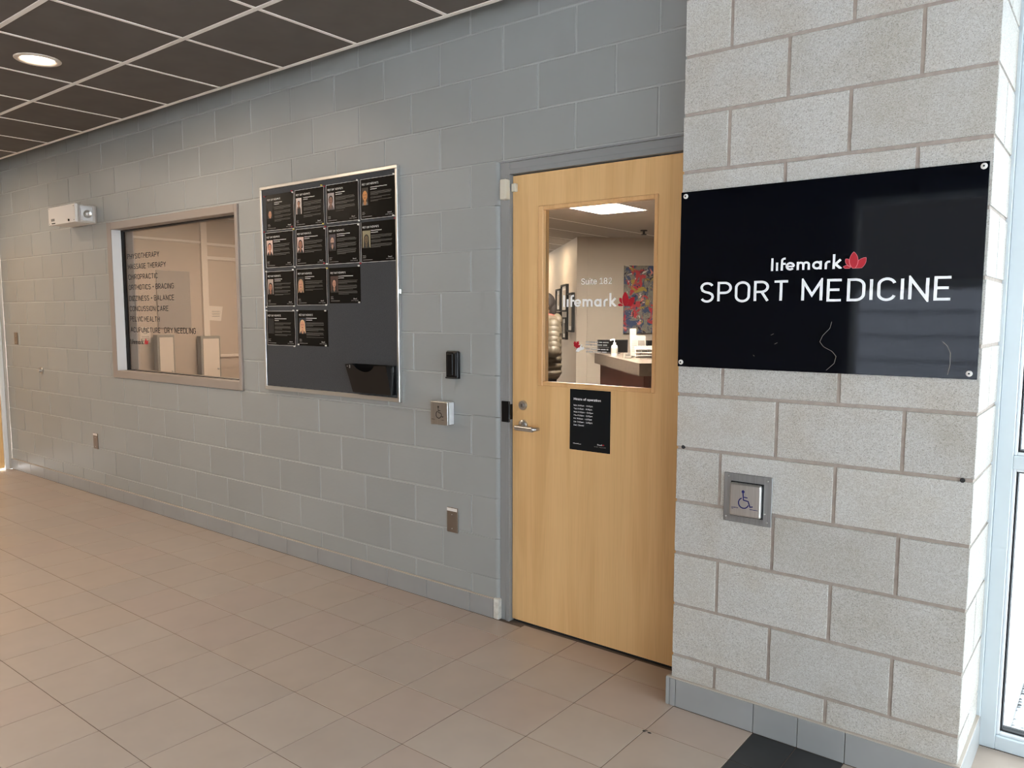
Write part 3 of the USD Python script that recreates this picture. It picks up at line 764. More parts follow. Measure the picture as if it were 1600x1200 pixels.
WY = .0798
LINES = [('PHYSIOTHERAPY', 1.914, .487), ('MASSAGE THERAPY', 1.836, .578), ('CHIROPRACTIC', 1.757, .450), ('ORTHOTICS + BRACING', 1.678, .676),
         ('DIZZINESS + BALANCE', 1.594, .672), ('CONCUSSION CARE', 1.515, .585), ('PELVIC HEALTH', 1.436, .455), ('ACUPUNCTURE', 1.353, .455)]
for s, z, w in LINES:
    for word, g in caps(s, .040, w, .125, words=True): obj('lettering', wall_shape(affinity.translate(g, -3.420, z), WY), DARK_VINYL, w1)
obj('lettering', caps_wall('DRY NEEDLING', -2.900, 1.354, .042, .432, WY, weight=.125), DARK_VINYL, w1)
wordmark(-3.428, 1.262, .040, .200, WY, DARK_VINYL, w1, label='dark wordmark on the glass')
lg, _ = leaf_logo(-3.215, 1.264, .050)
obj('flower_mark', wall_shape(lg, WY), RED, w1)

# ------------------------------------------------------------------ emergency light
el = thing('emergency_light', 'cream emergency light box with a lamp on its end, high on the grey wall', 'emergency light')
obj('case', bev(-4.165, -.150, 2.198, -3.715, -.0015, 2.333, .004), WHITE_PLASTIC, el)
obj('front_plate', bev(-4.175, -.173, 2.196, -3.690, -.150, 2.335, .003), WHITE_PLASTIC, el)
for (x, z) in ((-4.155, 2.325), (-4.155, 2.208), (-3.712, 2.318), (-3.712, 2.212)): obj('screw', cyl((x, -.1745, z), (x, -.1725, z), .004, seg=10), PRINT_DIM, el)
obj('test_button', cyl((-3.80, -.178, 2.216), (-3.80, -.1725, 2.216), .009, seg=14), BLACK, el)
obj('indicator', bev(-4.115, -.1742, 2.204, -4.05, -.1728, 2.212, .0003), BLACK, el)
obj('rating_label', bev(-4.125, -.1737, 2.225, -4.06, -.1729, 2.245, .0002), PRINT_DIM, el)
for sx, xe in ((1, -3.715), (-1, -4.165)):
    hd_ = obj('lamp_head', bev(min(xe, xe + sx * .022), -.128, 2.212, max(xe, xe + sx * .022), -.040, 2.322, .003), WHITE_FRAME, el)
    q = xe + sx * .022
    obj('reflector', lathe([(.006, -.004), (.012, .001), (.026, .007), (.030, .008), (.030, 0), (.006, -.004)], (q, -.082, 2.262), (sx, 0, 0)), ALU, hd_, smooth=40)
    obj('bulb', Manifold.sphere(.010, 16).translate((q + sx * .006, -.082, 2.262)), WHITE_VINYL, hd_, smooth=True)
    c0, c1 = sorted((xe + sx * .0005, xe + sx * .034))
    obj('lens_cover', Manifold.cube((c1 - c0, .132, .132)).translate((c0, -.145, 2.200)) - Manifold.cube((c1 - c0 - .003, .127, .126)).translate((c0 if sx > 0 else c0 + .003, -.1425, 2.203)), PANE, el)

# ------------------------------------------------------------------ notice board with its flyers, pins and pocket
nbd = thing('notice_board', 'square grey felt notice board in an aluminium frame on the grey wall', 'notice board')
BX0, BX1, BZ0, BZ1 = -1.497, -.288, 1.029, 2.259
obj('felt_panel', bev(BX0 + .014, -.0175, BZ0 + .018, BX1 - .012, -.001, BZ1 - .014, .001), FELT, nbd)
obj('frame_rail', bev(BX0, -.024, BZ0 + .022, BX0 + .020, -.0012, BZ1 - .018, .002), ALU, nbd)
obj('frame_rail', bev(BX1 - .016, -.024, BZ0 + .022, BX1, -.0012, BZ1 - .018, .002), ALU, nbd)
obj('frame_rail', bev(BX0, -.0242, BZ0, BX1, -.0012, BZ0 + .024, .002), ALU, nbd)
obj('frame_rail', bev(BX0, -.0242, BZ1 - .018, BX1, -.0012, BZ1, .002), ALU, nbd)
obj('mounting_clip', bev(BX1 + .0002, -.012, 1.60, BX1 + .009, -.001, 1.625, .001), ALU, nbd)

FY = -.0190                                                            # face of the flyers
HEAD = ext(caps('MEET OUR THERAPISTS', .0115, .132, .19), .0003)
FOOT = ext(caps('SPORT MEDICINE', .0055, .060, .15), .0003)


def C3(r, g, b):
    k = f'print_{r}_{g}_{b}'
    return UsdShade.Material.Get(stage, f'/World/Looks/{k}') if stage.GetPrimAtPath(f'/World/Looks/{k}') else mat(k, lin(r, g, b), .5)


# (x0, x1, z0, z1, pale edges on left, right, bottom, top; portrait: background, hair, hair length, face, clothes, head height; portrait width; lines of each paragraph; description)
FLY = [
    (-1.438, -1.166, 1.994, 2.205, 'bry', (10, 14, 16), (30, 20, 16), .25, (190, 140, 112), (28, 44, 66), .50, .052, (4, 4, 3, 3), 'portrait in blue on dark ground'),
    (-1.155, -.888, 1.998, 2.209, 'lrbt', (205, 190, 182), (40, 30, 28), .05, (176, 128, 104), (14, 13, 14), .80, .052, (5, 4, 2, 3), 'standing figure in black, arms folded'),
    (-.866, -.593, 2.000, 2.211, 'lrbt', (170, 158, 156), (16, 13, 14), .1, (140, 100, 84), (92, 80, 78), .80, .056, (4, 3, 4, 1), 'grey portrait of a dark haired person'),
    (-.577, -.305, 2.000, 2.212, 'lrbt', (22, 14, 10), (46, 26, 14), .15, (196, 130, 70), (110, 104, 102), .86, .050, (4, 2, 2), 'warm close portrait with a pale collar'),
    (-1.455, -1.180, 1.773, 1.984, 'lrbt', (214, 186, 176), (30, 22, 20), .05, (206, 142, 118), (16, 18, 20), .78, .060, (4, 4, 3), 'portrait with a pink ground and black top'),
    (-1.153, -.878, 1.775, 1.986, 'lrbt', (212, 186, 178), (52, 34, 28), .2, (156, 108, 88), (16, 18, 22), .78, .060, (4, 4, 3), 'portrait with a pale pink ground and swept hair'),
    (-.861, -.590, 1.772, 1.984, 'lrbt', (70, 62, 70), (62, 54, 60), .0, (196, 158, 138), (14, 12, 12), .84, .058, (4, 5, 6), 'portrait of a bald bearded person'),
    (-.578, -.305, 1.771, 1.986, 'lrb', (150, 142, 112), (34, 28, 22), .75, (104, 86, 62), (14, 14, 18), .74, .064, (4, 3, 4), 'portrait with long dark hair and an olive ground'),
    (-1.456, -1.177, 1.541, 1.751, 'lrbt', (176, 160, 152), (22, 14, 12), .7, (178, 122, 98), (20, 16, 16), .72, .056, (3, 3, 3, 2), 'portrait with long black hair on a grey ground'),
    (-1.156, -.876, 1.545, 1.757, 'lrbt', (8, 7, 8), (178, 142, 108), .85, (196, 146, 120), (8, 8, 12), .80, .056, (4, 3, 2), 'portrait with long fair hair on a black ground'),
    (-.856, -.590, 1.554, 1.752, '', (74, 52, 46), (34, 20, 16), .6, (188, 140, 118), (12, 9, 9), .80, .066, (4, 5, 4), 'brown haired portrait, no pale edges'),
    (-1.465, -1.181, 1.304, 1.513, 'lrbt', (9, 9, 14), (12, 11, 14), .2, (26, 22, 24), (14, 14, 22), .55, .060, (3, 4, 3, 2), 'nearly black portrait'),
    (-1.155, -.876, 1.309, 1.517, '', (18, 28, 46), (206, 170, 128), .65, (206, 150, 120), (22, 26, 44), .84, .066, (5, 4, 4, 3), 'portrait with blond hair and a navy top'),
]
ROWN = ['top'] * 4 + ['second'] * 4 + ['third'] * 3 + ['bottom'] * 2
COLN = ['first', 'second', 'third', 'fourth'] * 2 + ['first', 'second', 'third'] + ['first', 'second']


def slab(g, y, d=.0003): return wall_shape(g, y, d)


for n, (x0, x1, z0, z1, edges, bg, hair, hl, face, cloth, hh, pw, paras, desc) in enumerate(FLY):
    where = f'{COLN[n]} in the {ROWN[n]} row of the notice board'
    f = thing('flyer', f'staff flyer {COLN[n]} in the {ROWN[n]} row, {desc}', 'flyer', group='staff flyers on the notice board')
    skew = rng.uniform(-.0015, .0015)
    shp = Polygon([(x0, z0), (x1, z0 + skew), (x1, z1 + skew), (x0, z1)])
    obj('sheet', slab(shp, -.01775, .0011), FLYER, f)
    for e in edges:
        if e == 'y': continue
        t = .0024
        g = {'l': sbox(x0, z0, x0 + t, z1), 'r': sbox(x1 - t, z0, x1, z1), 'b': sbox(x0, z0, x1, z0 + t * 1.2), 't': sbox(x0, z1 - t, x1, z1)}[e]
        obj('laminate_edge', slab(g.intersection(shp.buffer(.002)), -.0186, .0007), SLEEVE, f)
    h = HEAD.copy(); obj('heading', upright(h, x0 + .012, FY, z1 - .034), PRINT_WHITE, f)
    tx = x0 + .080
    r2 = random.Random(100 + n)
    bars = [sbox(tx, z1 - .050, tx + r2.uniform(.07, .13), z1 - .0455), sbox(tx, z1 - .060, tx + r2.uniform(.035, .07), z1 - .056)]
    obj('name_line', slab(unary_union(bars), FY), PRINT_WHITE, f)
    z = z1 - .071
    bars = []
    for cnt in paras:
        for k in range(cnt):
            if z < z0 + .05: break
            bars.append(sbox(tx, z - .0026, min(x1 - .014, tx + (.165 if k < cnt - 1 else r2.uniform(.06, .14)) + r2.uniform(-.012, 0)), z)); z -= .0052
        z -= .006
    obj('body_print', slab(unary_union(bars), FY), PRINT_GREY, f)
    obj('foot_print', slab(unary_union([sbox(x0 + .012, z0 + .012, x0 + .09, z0 + .0155)] + [sbox(x0 + .012, z0 + .024 + .006 * k, x0 + .03 + .01 * r2.random(), z0 + .0265 + .006 * k) for k in range(3)]), FY), PRINT_DIM, f)
    wordmark(x1 - .060, z0 + .0215, .0075, .030, FY, PRINT_WHITE, f, depth=.0003)
    g = FOOT.copy(); obj('logo_line', upright(g, x1 - .078, FY, z0 + .0115), PRINT_DIM, f)
    # portrait
    a0, a1, b1 = x0 + .012, x0 + .012 + pw, z1 - .046
    b0 = b1 - .092
    fr_ = sbox(a0, b0, a1, b1)
    P = obj('portrait', slab(fr_, FY), C3(*bg), f, label=desc)
    cx, H = (a0 + a1) / 2, b1 - b0
    big = {True: 1.0, False: .62}[n not in (1,)]
    hr = .0180 * big * (1.25 if n in (3, 9, 12) else 1.0)
    hz = b0 + H * hh - hr * 1.3
    body = unary_union([Polygon([(cx - pw * .46 * big, b0), (cx - pw * .44 * big, hz - hr * 2.6), (cx - hr * .7, hz - hr * 1.55), (cx + hr * .7, hz - hr * 1.55), (cx + pw * .44 * big, hz - hr * 2.6), (cx + pw * .46 * big, b0)]).buffer(.002)])
    hairg = unary_union([affinity.scale(Point(cx, hz + hr * .22).buffer(hr), 1.08, 1.30)] + ([Polygon([(cx - hr * .98, hz + hr * .5), (cx - hr * 1.18, hz - hr * (.4 + 2.2 * hl)), (cx - hr * .8, hz - hr * (.7 + 2.4 * hl)), (cx + hr * .8, hz - hr * (.7 + 2.4 * hl)), (cx + hr * 1.18, hz - hr * (.4 + 2.2 * hl)), (cx + hr * .98, hz + hr * .5)]).buffer(.0015)] if hl > .12 else []))
    if n != 6: obj('hair', slab(hairg.intersection(fr_), FY - .0006), C3(*hair), P)
    obj('clothes', slab(body.intersection(fr_), FY - .0007), C3(*cloth), P)
    obj('neck', slab(sbox(cx - hr * .42, hz - hr * 1.7, cx + hr * .42, hz - hr * .6).union(Polygon([(cx - hr * .6, hz - hr * 1.55), (cx, hz - hr * 2.6), (cx + hr * .6, hz - hr * 1.55)])).intersection(fr_), FY - .0008), C3(*[int(c * .88) for c in face]), P)
    obj('face', slab(affinity.scale(Point(cx, hz).buffer(hr), .82, 1.14).intersection(fr_), FY - .0010), C3(*face), P)
    dk = unary_union([affinity.scale(Point(cx + s * hr * .34, hz + hr * .18).buffer(hr * .13), 1.3, .8) for s in (-1, 1)] + [affinity.scale(Point(cx, hz - hr * .52).buffer(hr * .2), 1.5, .45)])
    if n == 6: dk = dk.union(affinity.scale(Point(cx, hz - hr * .62).buffer(hr * .62), 1.1, .7).difference(affinity.scale(Point(cx, hz - hr * .40).buffer(hr * .34), 1.3, .5)))
    if n not in (11,): obj('features', slab(dk.intersection(fr_), FY - .0013), C3(*[int(c * .45) for c in face]), P)
    if n == 1: obj('arms', slab(affinity.scale(Point(cx, b0 + H * .34).buffer(.009), 1.3, .55).intersection(fr_), FY - .0006), C3(176, 128, 104), P)

PINS = [('red', -1.448, 2.200, 'left of the first flyer of the top row'), ('red', -1.178, 2.209, 'between the first two flyers of the top row'), ('white', -1.170, 2.201, 'beside the first red pin of the top row'),
        ('yellow', -.902, 2.214, 'above the second flyer of the top row'), ('red', -.877, 2.206, 'between the second and third flyers of the top row'), ('white', -.598, 2.212, 'at the top between the third and fourth flyers'),
        ('white', -.312, 2.214, 'at the top right corner of the fourth flyer'), ('red', -1.460, 1.990, 'at the left edge between the top and second rows'), ('red', -1.184, 2.004, 'low on the first flyer of the top row'),
        ('yellow', -1.168, 1.988, 'under the first flyer of the top row'), ('yellow', -.893, 2.001, 'under the second flyer of the top row'), ('red', -.876, 1.984, 'at the top left corner of the third flyer of the second row'),
        ('white', -.884, 1.974, 'at the top right corner of the second flyer of the second row'), ('white', -.588, 1.997, 'under the third flyer of the top row'), ('white', -.594, 1.976, 'at the top right of the bald portrait flyer'),
        ('red', -.306, 1.989, 'at the right edge between the top and second rows'), ('white', -.318, 2.004, 'at the bottom right corner of the fourth flyer of the top row'), ('white', -1.166, 1.770, 'between the bottom corners of the first two flyers of the second row'),
        ('red', -.892, 1.780, 'at the bottom right corner of the second flyer of the second row'), ('white', -.868, 1.776, 'under the third flyer of the second row on its left'), ('red', -.582, 1.768, 'under the third flyer of the second row on its right'),
        ('yellow', -.868, 1.752, 'at the top right corner of the second flyer of the third row'), ('white', -.597, 1.756, 'at the top right corner of the third flyer of the third row'), ('white', -.597, 1.558, 'at the bottom right corner of the third flyer of the third row'),
        ('white', -1.185, 1.755, 'at the top right corner of the first flyer of the third row'), ('white', -1.452, 1.752, 'at the top left corner of the first flyer of the third row'), ('white', -1.462, 1.537, 'at the left below the third row'),
        ('white', -1.183, 1.541, 'below the first flyer of the third row'), ('white', -.883, 1.546, 'below the second flyer of the third row'), ('white', -1.462, 1.516, 'at the top left corner of the first flyer of the bottom row'),
        ('white', -1.190, 1.515, 'at the top right corner of the first flyer of the bottom row'), ('white', -1.152, 1.515, 'at the top left corner of the second flyer of the bottom row'), ('white', -.892, 1.513, 'at the top right corner of the second flyer of the bottom row'),
        ('white', -1.188, 1.303, 'at the bottom right corner of the first flyer of the bottom row'), ('white', -1.148, 1.315, 'at the bottom left corner of the second flyer of the bottom row'), ('white', -.893, 1.314, 'at the bottom right corner of the second flyer of the bottom row')]
for (c, x, z, w) in PINS:
    p = thing('push_pin', f'{c} push pin {w}', 'push pin', (x, -.0175, z), group='push pins on the notice board')
    obj('head', lathe([(0, .0085), (.0042, .0085), (.0045, .0075), (.0026, .0060), (.0024, .0035), (.0050, .0022), (.0050, .0012), (0, .0012)], (x, -.0188, z), (0, -1, 0), 14), PIN[c], p)
    obj('needle', cyl((x, -.0205, z), (x, -.0170, z), .0006, seg=6), STEEL, p)

pk = thing('wall_pocket', 'black plastic file pocket at the bottom right of the notice board', 'file pocket', (-.47, -.02, 1.066))
qx0, qx1, qz0, qz1 = -.640, -.314, 1.066, 1.222
bk = bev(qx0, -.0215, qz0, qx1, -.0180, qz1, .001)
obj('back_plate', bk, BLACK, pk)


def loft(front_pts, depth_of, th):
    """A sheet with its outline given as (x, z) points; depth_of(z) is where it stands."""
    s = Polygon(front_pts)
    m = trimesh.creation.extrude_polygon(s, th)
    m = m.subdivide().subdivide()
    v = m.vertices.copy()
    m.vertices = np.stack([v[:, 0], np.array([depth_of(z) for z in v[:, 1]]) - v[:, 2], v[:, 1]], 1)
    return m


DP = lambda z: -.050 - .042 * (z - qz0) / (qz1 - qz0)
t = np.linspace(0, 1, 16)
scoop = [(qx0 + .068 + .165 * k, qz1 - .002 - .036 * math.sin(math.pi * min(1, k * 1.0)) ** .7) for k in t]
fp = [(qx0 + .012, qz0), (qx1 - .008, qz0), (qx1, qz1)] + [(qx1 - .06, qz1)] + scoop[::-1] + [(qx0 + .05, qz1), (qx0, qz1)]
obj('front_panel', loft(fp, DP, .0025), BLACK, pk)
for x, xb, s in ((qx0, qx0 + .012, 1), (qx1, qx1 - .008, -1)):
    V = np.array([(xb, -.0205, qz0), (xb, DP(qz0), qz0), (x, DP(qz1), qz1), (x, -.0205, qz1)], float)
    V = np.vstack([V, V + [s * .0025, 0, 0]])
    obj('side_panel', trimesh.convex.convex_hull(V), BLACK, pk)
obj('bottom_panel', bx(qx0 + .0135, DP(qz0) + .001, qz0, qx1 - .0095, -.0205, qz0 + .0025), BLACK, pk)
obj('hanger_clip', cat(bev(qx0 + .036, DP(qz1) - .0045, qz1 - .020, qx0 + .042, DP(qz1) - .0005, qz1 - .002, .0006), bev(qx0 + .016, DP(qz1) - .0042, qz1 - .012, qx0 + .024, DP(qz1) - .0015, qz1 - .007, .0006)), PRINT_DIM, pk)

# ------------------------------------------------------------------ small devices on the grey wall
cr = thing('card_reader', 'slim black card reader on the grey wall beside the door', 'card reader')
obj('body', rbox(.047, -.024, 1.176, .129, -.0008, 1.312, .008, 14), BLACK, cr, smooth=40)
obj('reader_face', cat(rbox(.058, -.0285, 1.190, .098, -.018, 1.300, .005, 10), rbox(.101, -.0265, 1.186, .120, -.018, 1.304, .005, 10)), BLACK, cr, smooth=40)
obj('base_flange', rbox(.0495, -.030, 1.1745, .1275, -.001, 1.183, .003, 10), BLACK_MATT, cr, smooth=40)


def access_icon(cx, cz, s):
    """The wheelchair symbol, s tall, as one shape."""
    P = lambda x, z: (cx + x * s, cz + z * s)
    head = Point(P(-.10, .44)).buffer(.085 * s)
    w = .062 * s
    trunk = LineString([P(-.10, .34), P(-.07, -.02), P(.20, -.06), P(.31, -.36), P(.44, -.33)]).buffer(w / 2, cap_style=1, join_style=1)
    arm = LineString([P(-.09, .15), P(.14, .13)]).buffer(w * .42, cap_style=1)
    a = np.radians(np.linspace(118, 338, 30)); r = .285
    wheel = LineString([P(-.06 + r * math.cos(q), -.19 + r * math.sin(q)) for q in a]).buffer(w / 2, cap_style=1)
    return unary_union([head, trunk, arm, wheel])


ob = thing('door_opener_button', 'steel wheelchair door opener box on the grey wall under the card reader', 'door opener button')
obj('housing', bev(-.030, -.036, .943, .0835, -.0008, 1.056, .003), WHITE_FRAME, ob)
obj('push_plate', rbox(-.033, -.052, .941, .085, -.038, 1.058, .004, 10), STEEL, ob, smooth=40)
obj('wheelchair_symbol', wall_shape(access_icon(.028, 1.004, .062), -.0519, .0005), DARK_VINYL, ob)
obj('print_line', wall_shape(unary_union([sbox(-.026, .9655, -.003, .9675), sbox(.045, .9655, .060, .9675)]), -.0519, .0004), DARK_VINYL, ob)

for (x0, x1, z0, z1, lab, top) in ((.033, .106, .386, .514, 'brown metal cover plate low on the grey wall below the door opener box', True),
                                   (-3.968, -3.892, .389, .518, 'brown metal cover plate low on the grey wall under the emergency light', True),
                                   (-5.513, -5.440, 1.210, 1.322, 'brown metal switch plate near the far left end of the grey wall', False)):
    o = thing('cover_plate', lab, 'cover plate', group='brown cover plates on the grey wall')
    obj('plate', bev(x0, -.007, z0, x1, -.0005, z1, .002), BRONZE, o)
    if top: obj('label_strip', bev(x0 + .002, -.0082, z1 - .018, x1 - .002, -.0068, z1 - .002, .0004), WHITE_PLASTIC, o, label='white label strip')
    for zz in (z0 + .02, z1 - .035): obj('screw', cyl(((x0 + x1) / 2, -.0085, zz), ((x0 + x1) / 2, -.0065, zz), .0035, seg=10), STEEL, o)
ks = thing('key_switch', 'small round steel key switch on the grey wall below the brown switch plate', 'key switch', (-4.94, 0, .99))
obj('rose', lathe([(0, .010), (.026, .010), (.032, .004), (.032, .0005), (0, .0005)], (-4.94, 0, .99), (0, -1, 0)), STEEL, ks, smooth=40)
obj('cylinder', lathe([(0, .030), (.014, .030), (.017, .026), (.017, .009), (0, .009)], (-4.94, 0, .99), (0, -1, 0)), STEEL, ks, smooth=40)

# ------------------------------------------------------------------ on the pier: the big sign and its screws, the push plate
bs = thing('wall_sign', 'large glossy black sign with white SPORT MEDICINE lettering on the white block pier', 'sign')
SY = PY - .009
obj('panel', bev(1.431, SY, 1.303, 2.394, PY - .0035, 1.929, .0008), SIGN_BLACK, bs)
obj('lettering', caps_wall('SPORT MEDICINE', 1.514, 1.5345, .0725, .799, SY), WHITE_VINYL, bs, label='white SPORT MEDICINE lettering')
wordmark(1.769, 1.6385, .0445, .231, SY, WHITE_VINYL, bs, label='white wordmark above the lettering')
lg, le = leaf_logo(2.004, 1.639, .055)
obj('flower_mark', wall_shape(lg, SY), RED, bs, label='red flower mark')
obj('flower_edge', wall_shape(le, SY - .0002), RED_EDGE, bs)
for (x, z) in ((1.449, 1.914), (2.380, 1.916), (1.444, 1.319), (2.373, 1.320)):
    q = obj('screw_cap', lathe([(0, .0045), (.0068, .0042), (.0088, .0024), (.0092, 0), (0, 0)], (x, SY, z), (0, -1, 0), 20), WHITE_PLASTIC, bs, smooth=40)
    obj('screw_recess', cyl((x, SY - .0052, z), (x, SY - .004, z), .0028, seg=10), BLACK_MATT, q)
hair = lambda pts, r: tube([(x, SY - r, z) for x, z in pts], r, 6)
sc = []
for pts in ([(1.975, 1.469), (1.970, 1.448), (1.948, 1.424), (1.940, 1.404), (1.952, 1.388), (1.980, 1.374), (1.993, 1.358), (1.988, 1.335), (1.964, 1.312)], [(2.299, 1.412), (2.312, 1.400), (2.321, 1.380), (2.322, 1.345), (2.317, 1.315)],
            [(1.777, 1.423), (1.786, 1.428)], [(1.800, 1.398), (1.790, 1.393)], [(1.717, 1.353), (1.721, 1.350)]):
    sc.append(tm(hair(pts, .0007)))
obj('dried_drip', cat(*sc), C3(150, 140, 126), bs, label='thin dried drip marks on the gloss')

pb = thing('push_button_plate', 'square steel push plate with blue wheelchair symbol on the white block pier', 'door opener button')
obj('back_plate', bev(1.623, PY - .0065, .757, 1.798, PY - .0008, .932, .002), STEEL_DARK, pb)
for (x, z) in ((1.640, .921), (1.782, .918), (1.632, .774), (1.783, .772), (1.774, .802)): obj('screw', lathe([(0, .003), (.003, .0025), (.0042, 0), (0, 0)], (x, PY - .0064, z), (0, -1, 0), 12), STEEL, pb)
obj('gap', bev(1.650, PY - .0085, .780, 1.7695, PY - .006, .9045, .001), BLACK_MATT, pb)
obj('push_plate', rbox(1.652, PY - .026, .784, 1.7665, PY - .0075, .902, .007, 14), STEEL, pb, smooth=40)
obj('wheelchair_symbol', wall_shape(access_icon(1.709, .846, .064), PY - .0259, .0005), BLUE, pb, label='blue wheelchair symbol')
obj('print_line', wall_shape(unary_union([sbox(1.661, .8135, 1.686, .8155), sbox(1.661, .809, 1.668, .811), sbox(1.728, .8135, 1.757, .8155)]), PY - .0259, .0004), BLUE, pb)

# ------------------------------------------------------------------ the suite behind the door
A45 = math.radians(44)
ea, eb = np.array([math.cos(A45), math.sin(A45), 0]), np.array([-math.sin(A45), math.cos(A45), 0])
K = np.array([-3.46, 6.345, 0]); SZ = 2.6
ROT = np.eye(4); ROT[:3, 0], ROT[:3, 1], ROT[:3, 3] = ea, eb, K


def inK(m):
    m = tm(m).copy(); m.apply_transform(ROT); return m


def kp(a, b, z): return K + a * ea + b * eb + np.array([0, 0, z])


sf = thing('floor_suite', 'brown floor of the reception behind the door', kind='structure')
obj('surface', bx(-12, .19, -.06, 2.2, 16, 0), SUITE_FLOOR, sf)
cs = thing('ceiling_suite', 'pale tiled ceiling of the reception behind the door', kind='structure')
PX = (-1.905, -1.325, 3.30, 4.50)                                      # opening of the light panel
obj('ceiling_panel', cat(bx(-12, .19, SZ, PX[0], 16, SZ + .05), bx(PX[1], .19, SZ, 2.2, 16, SZ + .05), bx(PX[0], .19, SZ, PX[1], PX[2], SZ + .05), bx(PX[0], PX[3], SZ, PX[1], 16, SZ + .05), bx(PX[0] - .1, PX[2] - .1, SZ + .1, PX[1] + .1, PX[3] + .1, SZ + .12)), SUITE_CEIL, cs)
for k in range(-8, 7): obj('grid_tee', bx(PX[0] + .61 * k - .015 - .012, .2, SZ - .002, PX[0] + .61 * k - .015 + .012, 11, SZ + .001), TEE if k not in (0, 1) else TEE, cs) if k not in (0, 1) else None
ws = thing('wall_suite', 'beige walls of the reception behind the door', kind='structure')
obj('wall', inK(bx(0, 0, 0, 8, .12, SZ)), SUITE_WALL, ws)
obj('wall', inK(bx(0, .12, 0, .12, 8, SZ)), SUITE_WALL, ws)
obj('wall', cat(bx(2.0, .2, 0, 2.2, 16, SZ), bx(-12.1, .2, 0, -12, 16, SZ), bx(-12, 15.9, 0, 2.2, 16, SZ)), SUITE_WALL, ws)
obj('wall_post', inK(bx(.15, -.012, 0, .19, .0, SZ)), SUITE_WALL, ws)
ro = thing('wall_room', 'tan walls of the dim room behind the interior window', kind='structure')
RX = -5.9
obj('wall', bx(RX - .1, .19, 0, RX, 3.7, SZ), TAN, ro)
obj('wall', bx(RX, 3.6, 0, -2.4, 3.7, SZ), TAN, ro)
obj('wall', cat(bx(-2.5, 1.8, 0, -2.4, 3.6, SZ), bx(-2.4, 1.8, 0, -1.45, 1.9, SZ), bx(-1.55, .19, 0, -1.45, 1.8, SZ)), TAN, ro)
obj('post', bev(RX, 2.10, 0, RX + .03, 2.175, SZ, .003), ROOM_TRIM, ro)
for y0, y1, z0, z1 in ((2.175, 3.6, 2.305, 2.335), (2.175, 3.6, 2.14, 2.18), (.2, 2.10, 2.32, 2.345), (2.175, 3.6, .985, 1.02)): obj('rail', bev(RX, y0, z0, RX + .02, y1, z1, .002), ROOM_TRIM, ro)
for k, (y0, y1, zt) in enumerate(((1.485, 1.685, 1.27), (2.00, 2.245, 1.245))):
    o = thing('low_cabinet', ['pale low cabinet with grey frame in the room behind the window, left one', 'pale low cabinet with grey frame in the room behind the window, right one'][k], 'cabinet')
    x0 = RX + .0315
    obj('carcass', bev(x0, y0, .0, x0 + .09, y1, zt, .004), ROOM_GREY, o)
    obj('door', bev(x0 + .09, y0 + .022, .06, x0 + .1, y1 - .022, zt - .03, .002), ROOM_TRIM, o)
    obj('knob', Manifold.sphere(.012, 12).translate((x0 + .108, y1 - .045, .86)), STEEL, o)
o = thing('paper_notice', 'pale paper notice on the far wall of the room behind the interior window', 'notice')
V = [(2.19, 1.43), (2.335, 1.42), (2.362, 1.592), (2.178, 1.60)]
pm = ext(Polygon(V), .003); v = pm.vertices.copy(); pm.vertices = np.stack([RX + .0005 + v[:, 2], v[:, 0], v[:, 1]], 1)
obj('sheet', pm, ROOM_TRIM, o)
obj('print', cat(*[bx(RX + .0034, 2.22, z, RX + .0040, 2.32, z + .006) for z in (1.47, 1.49, 1.51, 1.53)]), ROOM_GREY, o)
o = thing('paper_notice', 'small paper notice with a round emblem seen low behind the window lettering', 'notice')
obj('sheet', bx(RX + .0005, 1.355, 1.18, RX + .0035, 1.475, 1.355), ROOM_TRIM, o)
rg = ext(Point(1.415, 1.31).buffer(.032).difference(Point(1.415, 1.31).buffer(.026)), .0006); v = rg.vertices.copy(); rg.vertices = np.stack([RX + .0034 + v[:, 2], v[:, 0], v[:, 1]], 1)
obj('emblem', rg, ROOM_GREY, o)
obj('print', cat(*[bx(RX + .0034, 1.375, z, RX + .0040, 1.455, z + .007) for z in (1.205, 1.225, 1.245)]), ROOM_GREY, o)
o = thing('pin_board', 'taupe pin board on the far wall of the room behind the interior window', 'board')
obj('panel', bev(RX + .0005, 1.56, 1.335, RX + .015, 1.955, 1.99, .003), mat('taupe_board', (.28, .235, .205), .8), o)

rl = thing('light_panel', 'ceiling light of the dim room behind the interior window', 'ceiling light')
obj('frame', bx(-4.4, 1.5, SZ - .012, -3.8, 2.7, SZ - .0005), WHITE_FRAME, rl)
obj('diffuser', bx(-4.38, 1.52, SZ - .015, -3.82, 2.68, SZ - .0125), mat('room_panel_glow', (1, 1, 1), .5, emit=(1.0, .86, .72), estr=9.0), rl)
lp = thing('light_panel', 'bright rectangular ceiling light seen through the door glass', 'ceiling light')
obj('frame', cat(bx(PX[0], PX[2], SZ - .004, PX[0] + .015, PX[3], SZ + .03), bx(PX[1] - .015, PX[2], SZ - .004, PX[1], PX[3], SZ + .03), bx(PX[0] + .015, PX[2], SZ - .004, PX[1] - .015, PX[2] + .015, SZ + .03), bx(PX[0] + .015, PX[3] - .015, SZ - .004, PX[1] - .015, PX[3], SZ + .03)), WHITE_FRAME, lp)
obj('diffuser', bx(PX[0] + .016, PX[2] + .016, SZ + .002, PX[1] - .016, PX[3] - .016, SZ + .006), PANEL_ON, lp)
obj('centre_bar', bx((PX[0] + PX[1]) / 2 - .02, PX[2] + .016, SZ - .001, (PX[0] + PX[1]) / 2 + .02, PX[3] - .016, SZ + .0015), mat('panel_bar', (.8, .8, .78), .4, emit=(1, .93, .82), estr=8), lp)
